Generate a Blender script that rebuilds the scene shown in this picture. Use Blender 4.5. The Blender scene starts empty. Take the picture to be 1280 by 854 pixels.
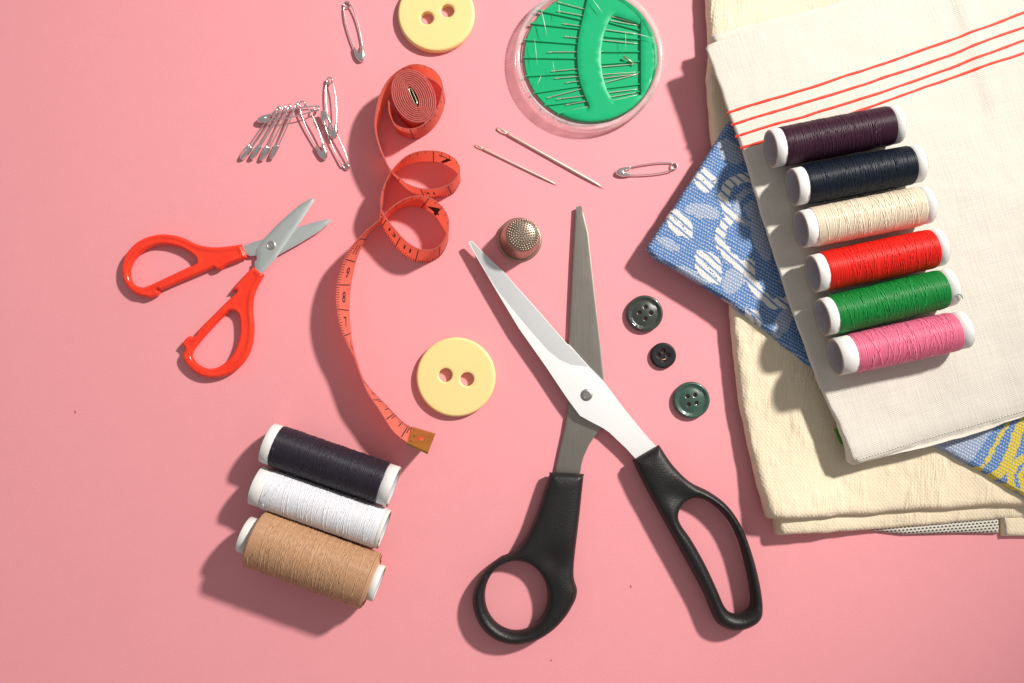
import bpy, math, random
import numpy as np
from mathutils import Vector, Matrix, noise
from mathutils.geometry import delaunay_2d_cdt

# ------------------------------------------------------------------ camera, world, lamp, exposure
C = bpy.context.scene
COL = C.collection
S = 0.00034                      # metres per layout unit
F = 1000.0                       # focal length in layout units (picture 1280 wide)
H = 1000.0                       # camera height
TILT = math.radians(2.7)
cam_d = bpy.data.cameras.new('camera'); cam = bpy.data.objects.new('camera', cam_d); COL.objects.link(cam)
cam_d.sensor_width = 36.0; cam_d.lens = 36.0 * F / 1280.0
cam_d.clip_start = 0.01; cam_d.clip_end = 20.0
cam.location = (0, 0, H * S); cam.rotation_euler = (TILT, 0, 0)
C.camera = cam
W = bpy.data.worlds.new("World"); C.world = W; W.use_nodes = True
W.node_tree.nodes['Background'].inputs[0].default_value = (1.0, 0.965, 0.95, 1)
W.node_tree.nodes['Background'].inputs[1].default_value = 0.33
C.view_settings.view_transform = 'Standard'; C.view_settings.look = 'None'
C.view_settings.exposure = 0.0; C.view_settings.gamma = 1.0
C.cycles.max_bounces = 8; C.cycles.transparent_max_bounces = 12
C.cycles.use_denoising = True


def P(px, py, z=0.0):
    """picture position (1280 x 854) and height -> place on that level, in layout units"""
    x, y = (px - 640.0) / F, -(py - 427.0) / F
    c, s = math.cos(TILT), math.sin(TILT)
    d = Vector((x, y * c + s, y * s - c))
    t = (z - H) / d.z
    return Vector((d.x * t, d.y * t, z))


def to_img(v, z=30.0):
    """inverse of P for a level"""
    c, s = math.cos(TILT), math.sin(TILT)
    x, y, zz = v[:, 0], v[:, 1], z - H
    # camera space
    yc = y * c + zz * s; zc = -y * s + zz * c
    return np.stack([640 + F * x / (-zc), 427 - F * yc / (-zc)], 1)


ELEV = math.radians(39.0)
LD = 1.15
aim = P(410, 390) * S
lv = Vector((0.79 * math.cos(ELEV), 0.61 * math.cos(ELEV), math.sin(ELEV)))
sp = bpy.data.lights.new('studio_lamp', 'SPOT'); so = bpy.data.objects.new('studio_lamp', sp); COL.objects.link(so)
so.location = P(640, 400) * S + lv * LD
so.rotation_euler = (aim - so.location).to_track_quat('-Z', 'Y').to_euler()
sp.energy = 84.0; sp.color = (1.0, 0.955, 0.9)
sp.spot_size = math.radians(44); sp.spot_blend = 1.0; sp.shadow_soft_size = 0.042

# ------------------------------------------------------------------ helpers
ORG = {}


def thing(name, label, cat, loc, group=None, kind=None):
    o = bpy.data.objects.new(name, None); COL.objects.link(o)
    o.empty_display_size = 0.005
    o.location = Vector(loc) * S
    o['label'] = label; o['category'] = cat
    if group: o['group'] = group
    if kind: o['kind'] = kind
    ORG[o] = Vector(loc)
    return o


def tag(o, label, cat, group=None):
    o['label'] = label; o['category'] = cat
    if group: o['group'] = group
    return o


def link(name, verts, faces, mat, parent=None, smooth=True, kind=None, origin=None):
    """verts in world layout units; one mesh object under parent"""
    base = ORG[parent] if parent is not None else Vector(origin if origin is not None else (0, 0, 0))
    v = (np.array([tuple(p) for p in verts], dtype=float) - np.array(base)) * S
    me = bpy.data.meshes.new(name)
    me.from_pydata(v.tolist(), [], faces)
    me.materials.append(mat)
    if smooth:
        me.polygons.foreach_set('use_smooth', [True] * len(me.polygons))
    me.update()
    o = bpy.data.objects.new(name, me); COL.objects.link(o)
    if parent is not None:
        o.parent = parent
        ORG[o] = ORG[parent]
    else:
        o.location = Vector(base) * S
        ORG[o] = Vector(base)
    if kind: o['kind'] = kind
    return o


def auto_smooth(o, deg=40):
    me = o.data
    me.polygons.foreach_set('use_smooth', [True] * len(me.polygons))
    me.set_sharp_from_angle(angle=math.radians(deg))


class MB:
    def __init__(s): s.v = []; s.f = []

    def add(s, v, f):
        n = len(s.v); s.v += [Vector(p) for p in v]; s.f += [tuple(i + n for i in q) for q in f]
        return s

    def tube(s, pts, r, sides=6, caps=True, closed=False):
        pts = [Vector(p) for p in pts]; n = len(pts)
        rr = r if hasattr(r, '__len__') else [r] * n
        T = []
        for i in range(n):
            a = pts[i - 1] if (i > 0 or closed) else pts[i]
            b = pts[(i + 1) % n] if (i < n - 1 or closed) else pts[i]
            d = (b - a)
            T.append(d.normalized() if d.length > 1e-9 else Vector((1, 0, 0)))
        u = T[0].orthogonal().normalized(); v = []
        for i in range(n):
            u = (u - T[i] * u.dot(T[i]))
            u = u.normalized() if u.length > 1e-9 else T[i].orthogonal().normalized()
            w = T[i].cross(u)
            for k in range(sides):
                a = 2 * math.pi * k / sides
                v.append(pts[i] + (u * math.cos(a) + w * math.sin(a)) * rr[i])
        f = []
        for i in range(n if closed else n - 1):
            j = (i + 1) % n
            for k in range(sides):
                l = (k + 1) % sides
                f.append((i * sides + k, i * sides + l, j * sides + l, j * sides + k))
        if caps and not closed:
            f.append(tuple(reversed(range(sides)))); f.append(tuple((n - 1) * sides + k for k in range(sides)))
        return s.add(v, f)

    def box(s, c, ex, ey, ez):
        """centre and three half-edge vectors"""
        c = Vector(c); ex = Vector(ex); ey = Vector(ey); ez = Vector(ez)
        v = [c + ex * a + ey * b + ez * d for d in (-1, 1) for b in (-1, 1) for a in (-1, 1)]
        return s.add(v, [(0, 2, 3, 1), (4, 5, 7, 6), (0, 1, 5, 4), (2, 6, 7, 3), (0, 4, 6, 2), (1, 3, 7, 5)])

    def lathe(s, prof, c, ax=(0, 0, 1), n=48, wob=None, closed=False):
        """prof: (radius, along) pairs"""
        c = Vector(c); ax = Vector(ax).normalized(); u = ax.orthogonal().normalized(); w = ax.cross(u)
        v = []; f = []; m = len(prof)
        for i, (r, z) in enumerate(prof):
            for k in range(n):
                a = 2 * math.pi * k / n
                q = r + (wob(i, k, a) if wob else 0)
                v.append(c + ax * z + (u * math.cos(a) + w * math.sin(a)) * q)
        for i in range(m if closed else m - 1):
            j = (i + 1) % m
            for k in range(n):
                l = (k + 1) % n
                f.append((i * n + k, i * n + l, j * n + l, j * n + k))
        if not closed:
            if prof[0][0] > 1e-6 and prof[0][0] < 1e-3: pass
        return s.add(v, f)

    def done(s, name, mat, parent=None, smooth=True, kind=None, sharp=None, origin=None):
        o = link(name, s.v, s.f, mat, parent, smooth, kind, origin)
        if sharp: auto_smooth(o, sharp)
        return o


def catmull(pts, per=8, closed=True):
    pts = [np.array(p, float) for p in pts]; n = len(pts); out = []
    rng = range(n) if closed else range(n - 1)
    for i in rng:
        if closed:
            p0, p1, p2, p3 = pts[i - 1], pts[i], pts[(i + 1) % n], pts[(i + 2) % n]
        else:
            p1, p2 = pts[i], pts[i + 1]
            p0 = pts[i - 1] if i > 0 else 2 * p1 - p2
            p3 = pts[i + 2] if i + 2 < n else 2 * p2 - p1
        for k in range(per):
            t = k / per
            out.append(0.5 * ((2 * p1) + (-p0 + p2) * t + (2 * p0 - 5 * p1 + 4 * p2 - p3) * t * t + (-p0 + 3 * p1 - 3 * p2 + p3) * t ** 3))
    if not closed: out.append(pts[-1])
    return out


def resample(pts, step):
    """closed loop at about equal steps, corners kept"""
    out = []
    n = len(pts)
    for i in range(n):
        a = np.array(pts[i][:2], float); b = np.array(pts[(i + 1) % n][:2], float)
        k = max(1, int(round(np.linalg.norm(b - a) / step)))
        for j in range(k): out.append(a + (b - a) * j / k)
    # drop near duplicates
    res = [out[0]]
    for p in out[1:]:
        if np.linalg.norm(p - res[-1]) > step * 0.3: res.append(p)
    if np.linalg.norm(res[-1] - res[0]) < step * 0.3: res.pop()
    return np.array(res)


def inside(q, loop):
    x, y = q[:, 0], q[:, 1]; r = np.zeros(len(q), bool)
    a = loop; b = np.roll(loop, -1, 0)
    for (x0, y0), (x1, y1) in zip(a, b):
        if y0 == y1: continue
        m = (y0 > y) != (y1 > y)
        r ^= m & (x < (x1 - x0) * (y - y0) / (y1 - y0) + x0)
    return r


def dist(q, loops):
    best = np.full(len(q), 1e9)
    for L in loops:
        a = L; d = np.roll(L, -1, 0) - a; dd = (d ** 2).sum(1) + 1e-12
        for i in range(len(a)):
            w = q - a[i]
            t = np.clip((w @ d[i]) / dd[i], 0, 1)
            e = w - t[:, None] * d[i]
            best = np.minimum(best, (e ** 2).sum(1))
    return np.sqrt(best)


def relief_data(outline, holes, step, rings=(), dens=None):
    loops = [resample(outline, step)] + [resample(h, step) for h in holes]
    pts = []; edges = []
    for L in loops:
        n0 = len(pts)
        pts += [tuple(p) for p in L]
        edges += [(n0 + i, n0 + (i + 1) % len(L)) for i in range(len(L))]
    nb = len(pts)
    cand = []
    for r in rings:
        for L in loops:
            t = np.roll(L, -1, 0) - np.roll(L, 1, 0); t /= np.linalg.norm(t, axis=1)[:, None] + 1e-9
            nrm = np.stack([-t[:, 1], t[:, 0]], 1)
            for sg in (1, -1):
                q = L + nrm * sg * r
                m = inside(q, loops[0])
                for h in loops[1:]: m &= ~inside(q, h)
                q = q[m]
                if len(q): cand.append(q[dist(q, loops) > r * 0.97])
    lo = loops[0].min(0); hi = loops[0].max(0)
    gx = np.arange(lo[0], hi[0], step); gy = np.arange(lo[1], hi[1], step * 0.87)
    X, Y = np.meshgrid(gx, gy); X = X + (np.arange(len(gy)) % 2)[:, None] * step * 0.5
    q = np.stack([X.ravel(), Y.ravel()], 1)
    if dens is not None: q = q[dens(q)]
    m = inside(q, loops[0])
    for h in loops[1:]: m &= ~inside(q, h)
    q = q[m]
    rmax = max(rings) if rings else 0
    if len(q): cand.append(q[dist(q, loops) > rmax + step * 0.5])
    for c in cand: pts += [tuple(p) for p in c]
    v, e, f, *_ = delaunay_2d_cdt([Vector(p) for p in pts], edges, [], 0, 1e-6)
    v = np.array([tuple(p) for p in v]); f = np.array([tuple(t) for t in f if len(t) == 3])
    cen = v[f].mean(1)
    m = inside(cen, loops[0])
    for h in loops[1:]: m &= ~inside(cen, h)
    f = f[m]
    d = dist(v, loops)
    # orientation up
    A = v[f[:, 1]] - v[f[:, 0]]; B = v[f[:, 2]] - v[f[:, 0]]
    neg = (A[:, 0] * B[:, 1] - A[:, 1] * B[:, 0]) < 0
    f[neg] = f[neg][:, ::-1]
    return v, f, d


def relief(name, outline, holes, top, bot, mat, parent=None, step=4.0, rings=(), dens=None, sharp=45, kind=None, skirt=False, attr=None, origin=None):
    """plate with an outline and holes; top(v,d) and bot(v,d) give its heights"""
    outline = [tuple(p[:2]) for p in outline]; holes = [[tuple(p[:2]) for p in h] for h in holes]
    v, f, d = relief_data(outline, holes, step, rings, dens)
    n = len(v); zt = top(v, d); zb = bot(v, d)
    # boundary edges
    cnt = {}
    for t in f:
        for a, b in ((t[0], t[1]), (t[1], t[2]), (t[2], t[0])):
            cnt[(a, b)] = 1
    bd = [(a, b) for (a, b) in cnt if (b, a) not in cnt]
    faces = [tuple(int(i) for i in t) for t in f]
    verts = [(x, y, z) for (x, y), z in zip(v, zt)]
    if skirt:
        idx = {}
        for a, b in bd:
            for k in (a, b):
                if k not in idx:
                    idx[k] = len(verts); verts.append((v[k][0], v[k][1], zb[k]))
        faces += [(int(b), int(a), idx[a], idx[b]) for a, b in bd]
    else:
        verts += [(x, y, z) for (x, y), z in zip(v, zb)]
        faces += [tuple(int(i) + n for i in t[::-1]) for t in f]
        faces += [(int(b), int(a), int(a) + n, int(b) + n) for a, b in bd]
    o = link(name, verts, faces, mat, parent, True, kind, origin)
    if sharp: auto_smooth(o, sharp)
    if attr:
        for an, fn in attr.items():
            at = o.data.attributes.new(an, 'FLOAT', 'POINT')
            val = fn(np.array([(p[0], p[1]) for p in verts]))
            at.data.foreach_set('value', np.asarray(val, dtype=np.float32))
    return o


def rounded(z0, t, r):
    """height above z0 of a plate t thick whose edge is rounded over r"""
    def fn(v, d):
        k = np.clip(d / r, 0, 1)
        return z0 + t * np.sqrt(np.maximum(0, 1 - (1 - k) ** 2))
    return fn


def flat(z):
    return lambda v, d: np.full(len(v), z)


def img(pts, z, o=(0, 0), k=1.0):
    """traced picture points (crop origin o, crop scale k) at height z"""
    return [tuple(P(o[0] + x / k, o[1] + y / k, z))[:2] for x, y in pts]


def circle(c, r, n=64, ph=0.0):
    return [(c[0] + r * math.cos(2 * math.pi * i / n + ph), c[1] + r * math.sin(2 * math.pi * i / n + ph)) for i in range(n)]


def nz(v, sc, seed=0.0):
    return np.array([noise.noise(Vector((x / sc + seed, y / sc - seed, seed * 1.7))) for x, y in v])


# ------------------------------------------------------------------ materials
class M:
    """tiny node builder"""
    def __init__(s, name):
        s.m = bpy.data.materials.new(name); s.m.use_nodes = True
        s.t = s.m.node_tree; s.b = s.t.nodes['Principled BSDF']; s.out = s.t.nodes['Material Output']
        s.co = None

    def n(s, typ, **kw):
        q = s.t.nodes.new(typ)
        for k, v in kw.items(): setattr(q, k, v)
        return q

    def set(s, sock, val):
        if hasattr(val, 'is_output') or isinstance(val, bpy.types.NodeSocket): s.t.links.new(val, sock)
        elif isinstance(val, (tuple, list)) and len(val) == 3 and sock.type == 'RGBA': sock.default_value = (*val, 1)
        else: sock.default_value = val

    def math(s, op, a, b=0.0, c=None, clamp=False):
        q = s.n('ShaderNodeMath', operation=op, use_clamp=clamp)
        s.set(q.inputs[0], a); s.set(q.inputs[1], b)
        if c is not None: s.set(q.inputs[2], c)
        return q.outputs[0]

    def coord(s, rot=0.0, scale=1.0):
        """object coordinates in layout units"""
        tc = s.n('ShaderNodeTexCoord'); mp = s.n('ShaderNodeMapping', vector_type='TEXTURE')
        mp.inputs['Rotation'].default_value = (0, 0, rot)
        mp.inputs['Scale'].default_value = (S / scale,) * 3
        s.t.links.new(tc.outputs['Object'], mp.inputs['Vector'])
        return mp.outputs[0]

    def scaled(s, vec, xyz):
        mp = s.n('ShaderNodeMapping'); mp.inputs['Scale'].default_value = xyz
        s.t.links.new(vec, mp.inputs[0]); return mp.outputs[0]

    def noise(s, vec, scale, detail=3.0, rough=0.55, dist=0.0):
        q = s.n('ShaderNodeTexNoise'); q.inputs['Scale'].default_value = scale
        q.inputs['Detail'].default_value = detail; q.inputs['Roughness'].default_value = rough; q.inputs['Distortion'].default_value = dist
        s.t.links.new(vec, q.inputs['Vector']); return q.outputs[0]

    def mix(s, fac, a, b, mode='MIX'):
        q = s.n('ShaderNodeMix', data_type='RGBA', blend_type=mode)
        s.set(q.inputs[0], fac); s.set(q.inputs[6], a); s.set(q.inputs[7], b)
        return q.outputs[2]

    def ramp(s, fac, stops):
        q = s.n('ShaderNodeValToRGB'); e = q.color_ramp.elements
        while len(e) < len(stops): e.new(0.5)
        for k, (p, c) in enumerate(stops):
            e[k].position = p; e[k].color = (c, c, c, 1) if not hasattr(c, '__len__') else (*c, 1)
        s.t.links.new(fac, q.inputs[0]); return q.outputs[0]

    def sep(s, vec):
        q = s.n('ShaderNodeSeparateXYZ'); s.t.links.new(vec, q.inputs[0]); return q.outputs

    def attr(s, name):
        q = s.n('ShaderNodeAttribute', attribute_name=name); return q.outputs['Fac']

    def bump(s, h, strength=0.3, dist=1.0):
        q = s.n('ShaderNodeBump'); q.inputs['Strength'].default_value = strength; q.inputs['Distance'].default_value = dist * S
        s.t.links.new(h, q.inputs['Height']); s.t.links.new(q.outputs[0], s.b.inputs['Normal']); return q

    def p(s, **kw):
        names = dict(color='Base Color', rough='Roughness', metal='Metallic', ior='IOR', spec='Specular IOR Level', sheen='Sheen Weight',
                     coat='Coat Weight', trans='Transmission Weight', alpha='Alpha', sss='Subsurface Weight')
        for k, v in kw.items(): s.set(s.b.inputs[names[k]], v)
        return s


def simple(name, col, rough=0.5, metal=0.0, var=0.08, nscale=0.08, bump=0.0, bscale=0.6, spec=0.5, coat=0.0, rvar=0.0):
    m = M(name); co = m.coord()
    f = m.noise(co, nscale, 4)
    k = m.math('MULTIPLY_ADD', f, 2 * var, 1 - var)
    mixc = m.mix(1.0, (*col,), k, 'MULTIPLY')
    m.p(color=mixc, rough=rough, metal=metal, spec=spec, coat=coat)
    if rvar:
        g = m.noise(co, nscale * 4, 5)
        m.p(rough=m.math('MULTIPLY_ADD', g, rvar * 2, rough - rvar, clamp=True))
    if bump: m.bump(m.noise(co, bscale, 3), bump, 1.0)
    return m.m


def mat_paper():
    m = M('pink_paper'); co = m.coord()
    a = m.noise(co, 0.006, 3); b = m.noise(co, 0.45, 4, 0.7); c = m.noise(co, 0.05, 3)
    k = m.math('ADD', m.math('MULTIPLY', a, 0.06), m.math('MULTIPLY', b, 0.22))
    k = m.math('ADD', k, m.math('MULTIPLY', c, 0.05))
    col = m.mix(1.0, (0.80, 0.316, 0.345), m.math('ADD', k, 0.84), 'MULTIPLY')
    m.p(color=col, rough=0.78, spec=0.25)
    m.bump(b, 0.30, 0.6)
    return m.m


def mat_weave(name, col, rot, period, depth, slub=0.5, colvar=0.12, pucker=False):
    m = M(name); co = m.coord(rot)
    w1 = m.noise(co, 0.05, 2); w2 = m.noise(m.scaled(co, (1, 1, 1)), 0.021, 2)
    x, y, z = m.sep(co)
    x = m.math('ADD', x, m.math('MULTIPLY', w1, 5.0)); y = m.math('ADD', y, m.math('MULTIPLY', w2, 7.0))
    k = 2 * math.pi / period
    sx = m.math('SINE', m.math('MULTIPLY', x, k)); sy = m.math('SINE', m.math('MULTIPLY', y, k))
    wv = m.math('MULTIPLY', sx, sy)
    along = m.noise(m.scaled(co, (0.03, 0.45, 0.3)), 1.0, 3, 0.65)
    across = m.noise(m.scaled(co, (0.45, 0.03, 0.3)), 1.0, 3, 0.65)
    sl = m.math('ADD', along, across)
    h = m.math('ADD', m.math('MULTIPLY', wv, 0.24), m.math('MULTIPLY', sl, slub * 2))
    if pucker:
        p1 = m.noise(m.scaled(co, (0.10, 0.03, 0.1)), 1.0, 3, 0.6, 0.6)
        h = m.math('ADD', h, m.math('MULTIPLY', p1, 2.2))
        msk = m.ramp(m.noise(m.scaled(co, (1.0, 0.5, 1)), 0.03, 2), [(0.50, 0.0), (0.62, 1.0)])
        h = m.math('ADD', h, m.math('MULTIPLY', msk, m.math('MULTIPLY', m.noise(m.scaled(co, (0.42, 0.05, 0.1)), 1.0, 2, 0.5), 5.0)))
    f = m.math('ADD', m.math('MULTIPLY', wv, 0.25), m.math('SUBTRACT', sl, 1.0))
    kk = m.math('MULTIPLY_ADD', f, colvar, 1 - colvar * 0.4)
    m.p(color=m.mix(1.0, col, kk, 'MULTIPLY'), rough=0.9, spec=0.15, sheen=0.15)
    m.bump(h, depth, 1.2)
    return m.m


def mat_thread(name, col, hi=0.25, rough=0.6):
    m = M(name); co = m.coord()
    f = m.noise(co, 0.5, 3, 0.6); g = m.noise(co, 0.05, 2)
    k = m.math('ADD', m.math('MULTIPLY', f, 0.6), m.math('MULTIPLY', g, 0.4))
    c = m.mix(k, tuple(x * 0.86 for x in col), tuple(min(1, x * (1 + hi * 0.6)) for x in col))
    m.p(color=c, rough=rough, spec=0.35)
    return m.m


def mat_blue():
    m = M('blue_jacquard'); co = m.coord(math.radians(34))
    x, y, z = m.sep(co)
    x = m.math('ADD', x, m.math('MULTIPLY', m.noise(co, 0.11, 2), 3.0)); y = m.math('ADD', y, m.math('MULTIPLY', m.noise(co, 0.07, 2), 4.0))
    k = 2 * math.pi / 4.4
    # twill dots on the blue ground, staggered row by row
    row = m.math('FLOOR', m.math('DIVIDE', y, 3.1))
    st = m.math('MULTIPLY', row, 1.55)
    dx = m.math('SINE', m.math('MULTIPLY', m.math('ADD', x, st), k))
    dy = m.math('SINE', m.math('MULTIPLY', y, 2 * math.pi / 3.1))
    dots = m.ramp(m.math('MULTIPLY_ADD', m.math('ADD', dx, m.math('MULTIPLY', dy, 0.5)), 0.3, m.math('MULTIPLY_ADD', m.noise(co, 0.35, 2, 0.7), 0.6, 0.2)), [(0.52, 0.0), (0.80, 1.0)])
    hx = m.math('SINE', m.math('MULTIPLY', m.math('ADD', x, m.math('MULTIPLY', y, 0.25)), 2 * math.pi / 9.0))
    hatch = m.ramp(m.math('MULTIPLY_ADD', hx, 0.5, 0.5), [(0.68, 0.0), (0.92, 1.0)])
    blue = (0.068, 0.185, 0.43); white = (0.72, 0.70, 0.66); yel = (0.74, 0.56, 0.03)
    nn = m.noise(co, 0.3, 3, 0.7)
    ground = m.mix(m.math('MULTIPLY', dots, m.math('MULTIPLY_ADD', nn, 0.9, 0.05)), blue, white)
    mid = m.mix(m.math('MULTIPLY_ADD', dots, 0.5, 0.28), blue, white)
    full = m.mix(m.math('MULTIPLY', hatch, 0.85), white, blue)
    a = m.attr('motif')
    f1 = m.ramp(a, [(0.20, 0.0), (0.34, 1.0)]); f2 = m.ramp(a, [(0.66, 0.0), (0.82, 1.0)])
    c = m.mix(f1, ground, mid); c = m.mix(f2, c, full)
    ydots = m.mix(m.math('MULTIPLY', dots, 0.6), yel, blue)
    c = m.mix(m.ramp(m.attr('gold'), [(0.35, 0.0), (0.6, 1.0)]), c, ydots)
    c = m.mix(1.0, c, m.math('MULTIPLY_ADD', m.noise(co, 0.6, 3, 0.7), 0.5, 0.75), 'MULTIPLY')
    m.p(color=c, rough=0.88, spec=0.15, sheen=0.1)
    hh = m.math('ADD', dots, m.math('ADD', m.math('MULTIPLY', a, 1.5), m.math('MULTIPLY', m.noise(co, 0.5, 3), 1.2)))
    m.bump(hh, 0.5, 1.0)
    return m.m


def mat_mesh_cloth():
    m = M('dotted_cloth'); co = m.coord(math.radians(5)); x, y, z = m.sep(co)
    row = m.math('FLOOR', m.math('DIVIDE', y, 3.6))
    dx = m.math('SINE', m.math('MULTIPLY', m.math('ADD', x, m.math('MULTIPLY', row, 2.4)), 2 * math.pi / 4.8))
    dy = m.math('SINE', m.math('MULTIPLY', y, 2 * math.pi / 3.6))
    d = m.ramp(m.math('MULTIPLY_ADD', m.math('ADD', dx, dy), 0.25, 0.5), [(0.55, 0.0), (0.68, 1.0)])
    m.p(color=m.mix(d, (0.68, 0.64, 0.55), (0.03, 0.03, 0.03)), rough=0.9)
    return m.m


def mat_clear(name, tint=(0.97, 0.98, 0.98), haze=0.10):
    m = M(name); t = m.t
    tr = m.n('ShaderNodeBsdfTransparent'); tr.inputs[0].default_value = (*tint, 1)
    gl = m.n('ShaderNodeBsdfGlossy'); gl.inputs['Roughness'].default_value = 0.12; gl.inputs[0].default_value = (1, 1, 1, 1)
    df = m.n('ShaderNodeBsdfDiffuse'); df.inputs[0].default_value = (0.85, 0.85, 0.85, 1)
    lw = m.n('ShaderNodeLayerWeight'); fc = m.math('POWER', lw.outputs['Facing'], 3.0); ff = m.math('MULTIPLY_ADD', fc, 0.6, 0.018)
    m1 = m.n('ShaderNodeMixShader'); m2 = m.n('ShaderNodeMixShader')
    co = m.coord(); nn = m.noise(co, 0.06, 3)
    t.links.new(m.math('MULTIPLY', nn, haze * 2), m1.inputs[0]); t.links.new(tr.outputs[0], m1.inputs[1]); t.links.new(df.outputs[0], m1.inputs[2])
    t.links.new(ff, m2.inputs[0]); t.links.new(m1.outputs[0], m2.inputs[1]); t.links.new(gl.outputs[0], m2.inputs[2])
    t.links.new(m2.outputs[0], m.out.inputs[0])
    return m.m


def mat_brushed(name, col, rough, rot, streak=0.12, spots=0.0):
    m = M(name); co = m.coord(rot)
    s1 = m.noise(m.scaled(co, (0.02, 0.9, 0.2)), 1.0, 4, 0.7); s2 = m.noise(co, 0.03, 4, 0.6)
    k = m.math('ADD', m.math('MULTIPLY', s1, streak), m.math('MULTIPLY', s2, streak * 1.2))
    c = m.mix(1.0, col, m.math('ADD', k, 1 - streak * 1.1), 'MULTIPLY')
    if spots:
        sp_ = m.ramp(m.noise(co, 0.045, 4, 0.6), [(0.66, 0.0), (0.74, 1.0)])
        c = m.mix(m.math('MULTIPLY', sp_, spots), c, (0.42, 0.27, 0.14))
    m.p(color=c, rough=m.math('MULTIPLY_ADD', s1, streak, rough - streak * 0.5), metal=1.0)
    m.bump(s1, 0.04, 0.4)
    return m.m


PAPER = mat_paper()
# ------------------------------------------------------------------ the surface they lie on
g = MB(); e = 2600
g.add([(-e, -e, 0), (e, -e, 0), (e, e, 0), (-e, e, 0)], [(0, 1, 2, 3)])
table = g.done('tabletop', PAPER, None, False, 'structure')
table['label'] = 'matte pink paper surface under all the sewing things'

# ------------------------------------------------------------------ folded cloths, lowest first
CREAM = mat_weave('cream_dobby', (0.83, 0.70, 0.505), math.radians(-6), 5.2, 0.42, 0.45, 0.10, True)
LINEN = mat_weave('white_linen', (0.695, 0.65, 0.57), math.radians(17), 3.0, 0.42, 0.6, 0.13)
BLUE = mat_blue()
RED_YARN = mat_thread('red_yarn', (0.72, 0.045, 0.02))
ZC0, ZC1, ZC2, ZB, ZT0, ZT1 = 0.0, 11.0, 22.0, 30.0, 41.0, 48.0
rnd = random.Random(7)


def wavy(pts, amp, per, seed):
    """densified closed outline with slight unevenness of a woven edge"""
    q = resample(pts, per)
    return [(p[0] + amp * noise.noise(Vector((p[0] / 17, p[1] / 17, seed))), p[1] + amp * noise.noise(Vector((p[0] / 17, p[1] / 17, seed + 9)))) for p in q]


cr = thing('cream_cloth', 'folded cream textured cloth at the bottom of the pile', 'cloth', P(1150, 400, 0))
def corner_lift(v):
    p = to_img(v, 16)
    return 15.0 * np.exp(-((p[:, 0] - 985) / 75) ** 2 - ((p[:, 1] - 655) / 60) ** 2)


low = [(888, -40), (892, 60), (895, 160), (915, 380), (930, 520), (950, 600), (966, 650), (968, 667), (1040, 665), (1100, 662), (1160, 657), (1230, 651), (1330, 646), (1400, 640), (1400, -60), (1000, -70)]
low = [tuple(P(x, y, 5)[:2]) for x, y in low]
relief('folded_layer', wavy(low, 1.2, 6, 1), [],
       lambda v, d: rounded(0.3, 11.2, 7)(v, d) + 0.7 * nz(v, 60, 2) + 0.9 * corner_lift(v), flat(0.2), CREAM, cr, 9, (1.5, 3.5, 7), skirt=True, sharp=0)
up = [(881, -40), (884, 30), (886, 66), (883, 100), (886, 150), (893, 200), (905, 310), (913, 395), (917, 440), (924, 500), (937, 565), (948, 610), (958, 647),
      (1000, 647), (1040, 645), (1081, 643), (1120, 640), (1161, 638), (1200, 636), (1234, 633), (1280, 633), (1400, 634), (1400, -60), (1000, -70)]
up = [tuple(P(x, y, 16)[:2]) for x, y in up]


def cream_top(v, d):
    return rounded(10.8, 11.2, 9)(v, d) + corner_lift(v) + np.clip(d / 9, 0, 1) * (1.1 * nz(v, 55, 3) + 0.5 * nz(v, 14, 5))


cream_body = relief('cloth_body', wavy(up, 1.6, 5, 2), [], cream_top, flat(10.6), CREAM, cr, 5, (1.2, 3, 5.5, 9), skirt=True, sharp=0)
dc = thing('dotted_cloth', 'strip of black and white dotted cloth peeping out under the cream cloth', 'cloth', P(1170, 655, 0))
q = img([(1078, 655), (1125, 652), (1200, 646), (1249, 642), (1250, 667.5), (1200, 667), (1131, 668.6), (1092, 664)], 5)
relief('cloth_body', q, [], rounded(0.8, 6, 5), flat(0.4), mat_mesh_cloth(), dc, 3, (1, 2.5), skirt=True, sharp=0)
cc = thing('plain_cloth', 'small hemmed corner of plain cream cloth beside the dotted strip', 'cloth', P(1265, 655, 0))
relief('cloth_body', wavy(img([(1250, 641), (1330, 636), (1330, 672), (1254, 671)], 6), 0.8, 5, 3), [], rounded(0.4, 8.5, 6), flat(0.3), CREAM, cc, 4, (1, 3), skirt=True, sharp=0)
h = MB(); h.tube([P(1255, 643, 9.5), P(1258, 655, 9.6), P(1258, 669, 7.5)], 0.9, 5); h.done('hem_thread', LINEN, cc)

# blue jacquard
bl = thing('blue_cloth', 'blue and white jacquard cloth with yellow figures, folded to a point', 'cloth', P(900, 320, 0))
bo = [(807, 312), (812, 303), (840, 262), (880, 200), (909, 154), (925, 140), (1010, 140), (1320, 400), (1320, 645), (1280, 621), (1240, 597), (1165, 556), (1090, 508), (1010, 456), (960, 416), (900, 371), (850, 341), (820, 324)]
bo = wavy([tuple(P(x, y, 27)[:2]) for x, y in bo], 1.1, 3, 4)


def stroke(v, pts, w):
    pts = np.array(pts, float); best = np.full(len(v), 1e9)
    for a, b in zip(pts[:-1], pts[1:]):
        d = b - a; t = np.clip(((v - a) @ d) / (d @ d + 1e-9), 0, 1)
        best = np.minimum(best, np.linalg.norm(v - a - t[:, None] * d, axis=1))
    return best < w / 2


def ell(v, c, a, b, r):
    q = v - np.array(c); c_, s_ = math.cos(r), math.sin(r)
    u = q[:, 0] * c_ + q[:, 1] * s_; w = -q[:, 0] * s_ + q[:, 1] * c_
    return (u / a) ** 2 + (w / b) ** 2 < 1


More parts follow.
